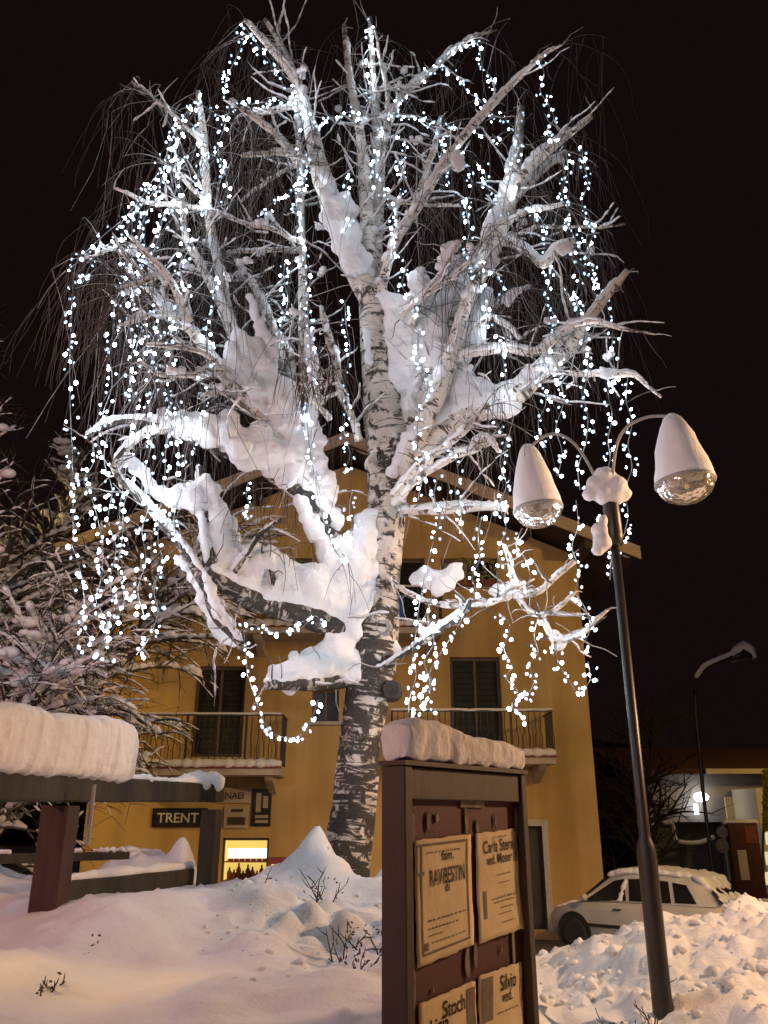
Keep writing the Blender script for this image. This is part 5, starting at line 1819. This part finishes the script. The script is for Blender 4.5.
# shreds of old paper and tape left on the panel
mb = MB()
for x, y, ww, hh in ((412, 826, 5, 22), (427, 822, 4, 14), (465, 822, 5, 22), (476, 826, 4, 10), (515, 820, 4, 18), (412, 990, 5, 30), (466, 962, 6, 20), (512, 945, 4, 24), (474, 955, 4, 18), (494, 820, 2, 10), (436, 818, 5, 7), (432, 990, 2, 3), (500, 950, 2, 5)):
    q = hit(x, y, PP, bn) + bn * .004
    sc_ = (q - EYE).length / F
    n = 9
    poly = []
    for k in range(n):
        a = 2 * math.pi * k / n
        r = 1 + .45 * rnd.random()
        poly.append(q + bu * (math.cos(a) * ww * .5 * sc_ * r) + Vector((0, 0, math.sin(a) * hh * .5 * sc_ * r)))
    obj('paper_scrap', MB().prism(poly, bn * .005), M['scrap'], board)
a, b = hit(459, 797, PP, bn), hit(483, 808, PP, bn)
m = MB()
m.prism([Vector((a.x, a.y, a.z)) + bn * .004, Vector((b.x, b.y, a.z - .002)) + bn * .004, Vector((b.x, b.y, b.z)) + bn * .004, Vector((a.x, a.y, b.z + .002)) + bn * .004], bn * .004)
obj('small_plate', m, M['scrap'], board)

# ------------------------------------------------------------------ twin lamp post at right
PY = 7.3
pb = at(663, 1012, PY)
pole_x = pb.x
ptop = at(613, 500, PY)
tl_ = thing('twin_street_lamp', 'dark double armed street lamp with two unlit white bell shades', 'street lamp', (pole_x, PY, .85))
zs = at(651, 845, PY).z
zt = ptop.z
m = MB().lathe([(.078, .5), (.078, zs - .05), (.072, zs), (.050, zs + .05), (.046, zs + .08), (.040, zt), (.0, zt)], Matrix.Translation((pole_x, PY, 0)), 20)
obj('pole', m, M['pole'], tl_, True)
# head block with the two arms
m = MB()
z2 = at(613, 545, PY).z
m.lathe([(.0, z2 - .02), (.075, z2), (.085, z2 + .10), (.075, zt - .02), (.10, zt), (.10, zt + .05), (.05, zt + .10), (0, zt + .11)], Matrix.Translation((pole_x, PY, 0)), 16)
obj('pole_head', m, M['pole'], tl_, True)


def lamp_arm(px, dy0, dy1, axis_px):
    pts = []
    n = len(px)
    for i, (x, y) in enumerate(px):
        pts.append(tuple(at(x, y, PY + dy0 + (dy1 - dy0) * i / (n - 1))))
    pts[0] = (pole_x, PY, pts[0][2])
    obj('arm', MB().tube(spline(pts, 6), .015, 8), M['strip'], tl_, True)
    end = Vector(pts[-1])
    # shade hangs plumb, leaning a touch outwards
    (ax, ay), (bx, by), rad = axis_px
    A = at(ax, ay, PY + dy1)
    L = (at(bx, by, PY + dy1) - A).length
    r = rad * mpp(A)
    d = (at(bx, by, PY + dy1) - A).normalized()
    q = Vector((0, 0, -1)).rotation_difference(d).to_matrix().to_4x4()
    Mx = Matrix.Translation(A) @ q
    prof = [(0.0, .0), (.18, -.01), (.33, -.07), (.46, -.18), (.60, -.33), (.74, -.52), (.86, -.70), (.95, -.87), (1.0, -1.0)]
    m = MB()
    outer = [(a * r, b * L) for a, b in prof]
    inner = [(a * r * .94, b * L) for a, b in prof[::-1]]
    m.lathe(outer + [(r * .97, -L * 1.01)] + inner, Mx, 32)
    sh = obj('shade', m, M['shade'], tl_, True)
    for v in sh.data.vertices:
        p = v.co * 9
        v.co += v.normal * (.016 * noise.noise(p) + .008 * noise.noise(p * 2.7))
    m = MB().lathe([(r * 1.01, -L * .985), (r * 1.02, -L * 1.0), (r * 1.01, -L * 1.03), (r * .95, -L * 1.03)], Mx, 32)
    obj('rim', m, M['strip'], sh, True)
    dome = [(r * .955 * math.cos(a), -L * 1.02 - r * .72 * math.sin(a)) for a in [R(k * 9) for k in range(11)]]
    obj('glass_dome', MB().lathe(dome, Mx, 32), M['lampglass'], sh, True)
    m = MB().lathe([(r * .8, -L * .80), (r * .55, -L * .74), (.03, -L * .72), (.03, -L * .9), (.055, -L * 1.0), (.05, -L * 1.12), (0, -L * 1.16)], Mx, 20)
    obj('reflector', m, M['reflector'], sh, True)


lamp_arm([(613, 535), (612, 490), (616, 448), (626, 428), (644, 418), (660, 416), (672, 417)], 0, -.45, ((671, 415), (685, 482), 28.5))
lamp_arm([(612, 530), (596, 480), (583, 455), (570, 440), (556, 434), (541, 438), (529, 449)], 0, .35, ((527, 445), (538, 509), 24.0))
m = MB()
for x, y, r in ((605, 478, 12), (596, 486, 11), (590, 494, 8), (616, 486, 12), (624, 494, 8), (604, 494, 12), (614, 496, 11), (600, 474, 7)):
    p = at(x, y, PY - .02)
    m.ball(p, r * mpp(p), 2)
for x, y, r in ((600, 530, 9), (602, 542, 10), (598, 550, 7), (603, 520, 6)):
    p = at(x, y, PY - .08)
    m.ball(p, r * mpp(p), 2)
fuse('snow_cap', m, M['snow'], .022, 3, tl_, .010, 12)


# ------------------------------------------------------------------ clods in the ploughed bank
rc = random.Random(21)
m = MB()
for i in range(820):
    if i < 700:
        x, y = rc.uniform(1.2, 5.4), rc.uniform(6.2, 9.6)
        r = .012 + .052 * rc.random() ** 3
    else:
        x, y = rc.uniform(-1.2, .3), rc.uniform(4.6, 8.6)
        r = .010 + .03 * rc.random() ** 3
    if (x - pole_x) ** 2 + (y - PY) ** 2 < .05:
        continue
    z = ground_z(x, y)
    V_, F_ = ICO[2 if r > .05 else 1]
    sq = (rc.uniform(.8, 1.3), rc.uniform(.8, 1.3), rc.uniform(.6, 1.0))
    c = Vector((x, y, z - r * .10))
    k = Vector((rc.uniform(0, 50), rc.uniform(0, 50), 0))
    m.add([c + Vector((v.x * sq[0], v.y * sq[1], v.z * sq[2])) * (r * (1 + .6 * noise.noise(v * 1.6 + k))) for v in V_], F_)
o = obj('snow_clods', m, M['ground'], None, True)
o['kind'] = 'stuff'

# ------------------------------------------------------------------ dead stems poking through the snow
def dead_shrub(label, px, py, Y, n, h, sd, cat='shrub', lean=(0, 0)):
    rn = random.Random(sd)
    p = at(px, py, Y)
    z = ground_z(p.x, Y)
    rt = thing('dead_shrub', label, cat, (p.x, Y, z), 'dead stems in the snow')
    m = MB()
    for i in range(n):
        q = Vector((p.x + rn.gauss(0, .10 * h * 3), Y + rn.gauss(0, .08), z - .03))
        q.z = ground_z(q.x, q.y) - .03
        d = Vector((rn.gauss(lean[0], .6), rn.gauss(lean[1], .4), 1)).normalized()
        Q = [q]
        L = h * rn.uniform(.6, 1.3)
        for k in range(5):
            d = (d + Vector((rn.gauss(0, .25), rn.gauss(0, .25), rn.gauss(-.05, .2)))).normalized()
            Q.append(Q[-1] + d * L / 5)
            if rn.random() < .5:
                e = (d + Vector((rn.gauss(0, .8), rn.gauss(0, .8), rn.gauss(0, .4)))).normalized()
                m.tube([Q[-1], Q[-1] + e * L * .2, Q[-1] + e * L * .32 + Vector((0, 0, .01))], [.004, .003, .002], 4, False)
        m.tube(Q, [.0065, .006, .005, .004, .003, .002], 5, False)
    obj('stems', m, M['twig'], rt)
    m = MB()
    for i in range(n * 3):   # withered leaves still clinging
        c = Vector((p.x + rn.gauss(0, .09 * h * 4), Y + rn.gauss(0, .06), z + rn.uniform(.0, h * .8)))
        u = Vector((rn.gauss(0, 1), rn.gauss(0, 1), rn.gauss(0, 1))).normalized() * .016
        v = u.orthogonal().normalized() * .008
        m.add([c - u, c + v, c + u, c - v], [(0, 1, 2, 3)])
    obj('leaves', m, M['twig'], rt)


dead_shrub('dead shrub of reddish stems at the foot of the twin lamp', 640, 1015, 6.9, 12, .26, 1)
dead_shrub('clump of withered stems in the hollow just left of the board', 357, 950, 5.9, 10, .20, 2)
dead_shrub('thin upright withered stalks below the birch trunk', 322, 915, 7.0, 6, .26, 3)
dead_shrub('low dark stalks at the lower edge left of the board', 358, 985, 4.9, 5, .12, 4)
dead_shrub('tiny sprig poking from the smooth snow at lower left', 92, 950, 5.4, 2, .10, 5)
dead_shrub('forked sprig on the snow ridge below the red box', 264, 900, 7.2, 2, .14, 6)
dead_shrub('row of tiny stalks in the snow at the bottom left', 45, 1005, 4.4, 5, .07, 7)
for o in list(bpy.data.objects):
    if o.name.startswith('temporary'):
        bpy.data.objects.remove(o)
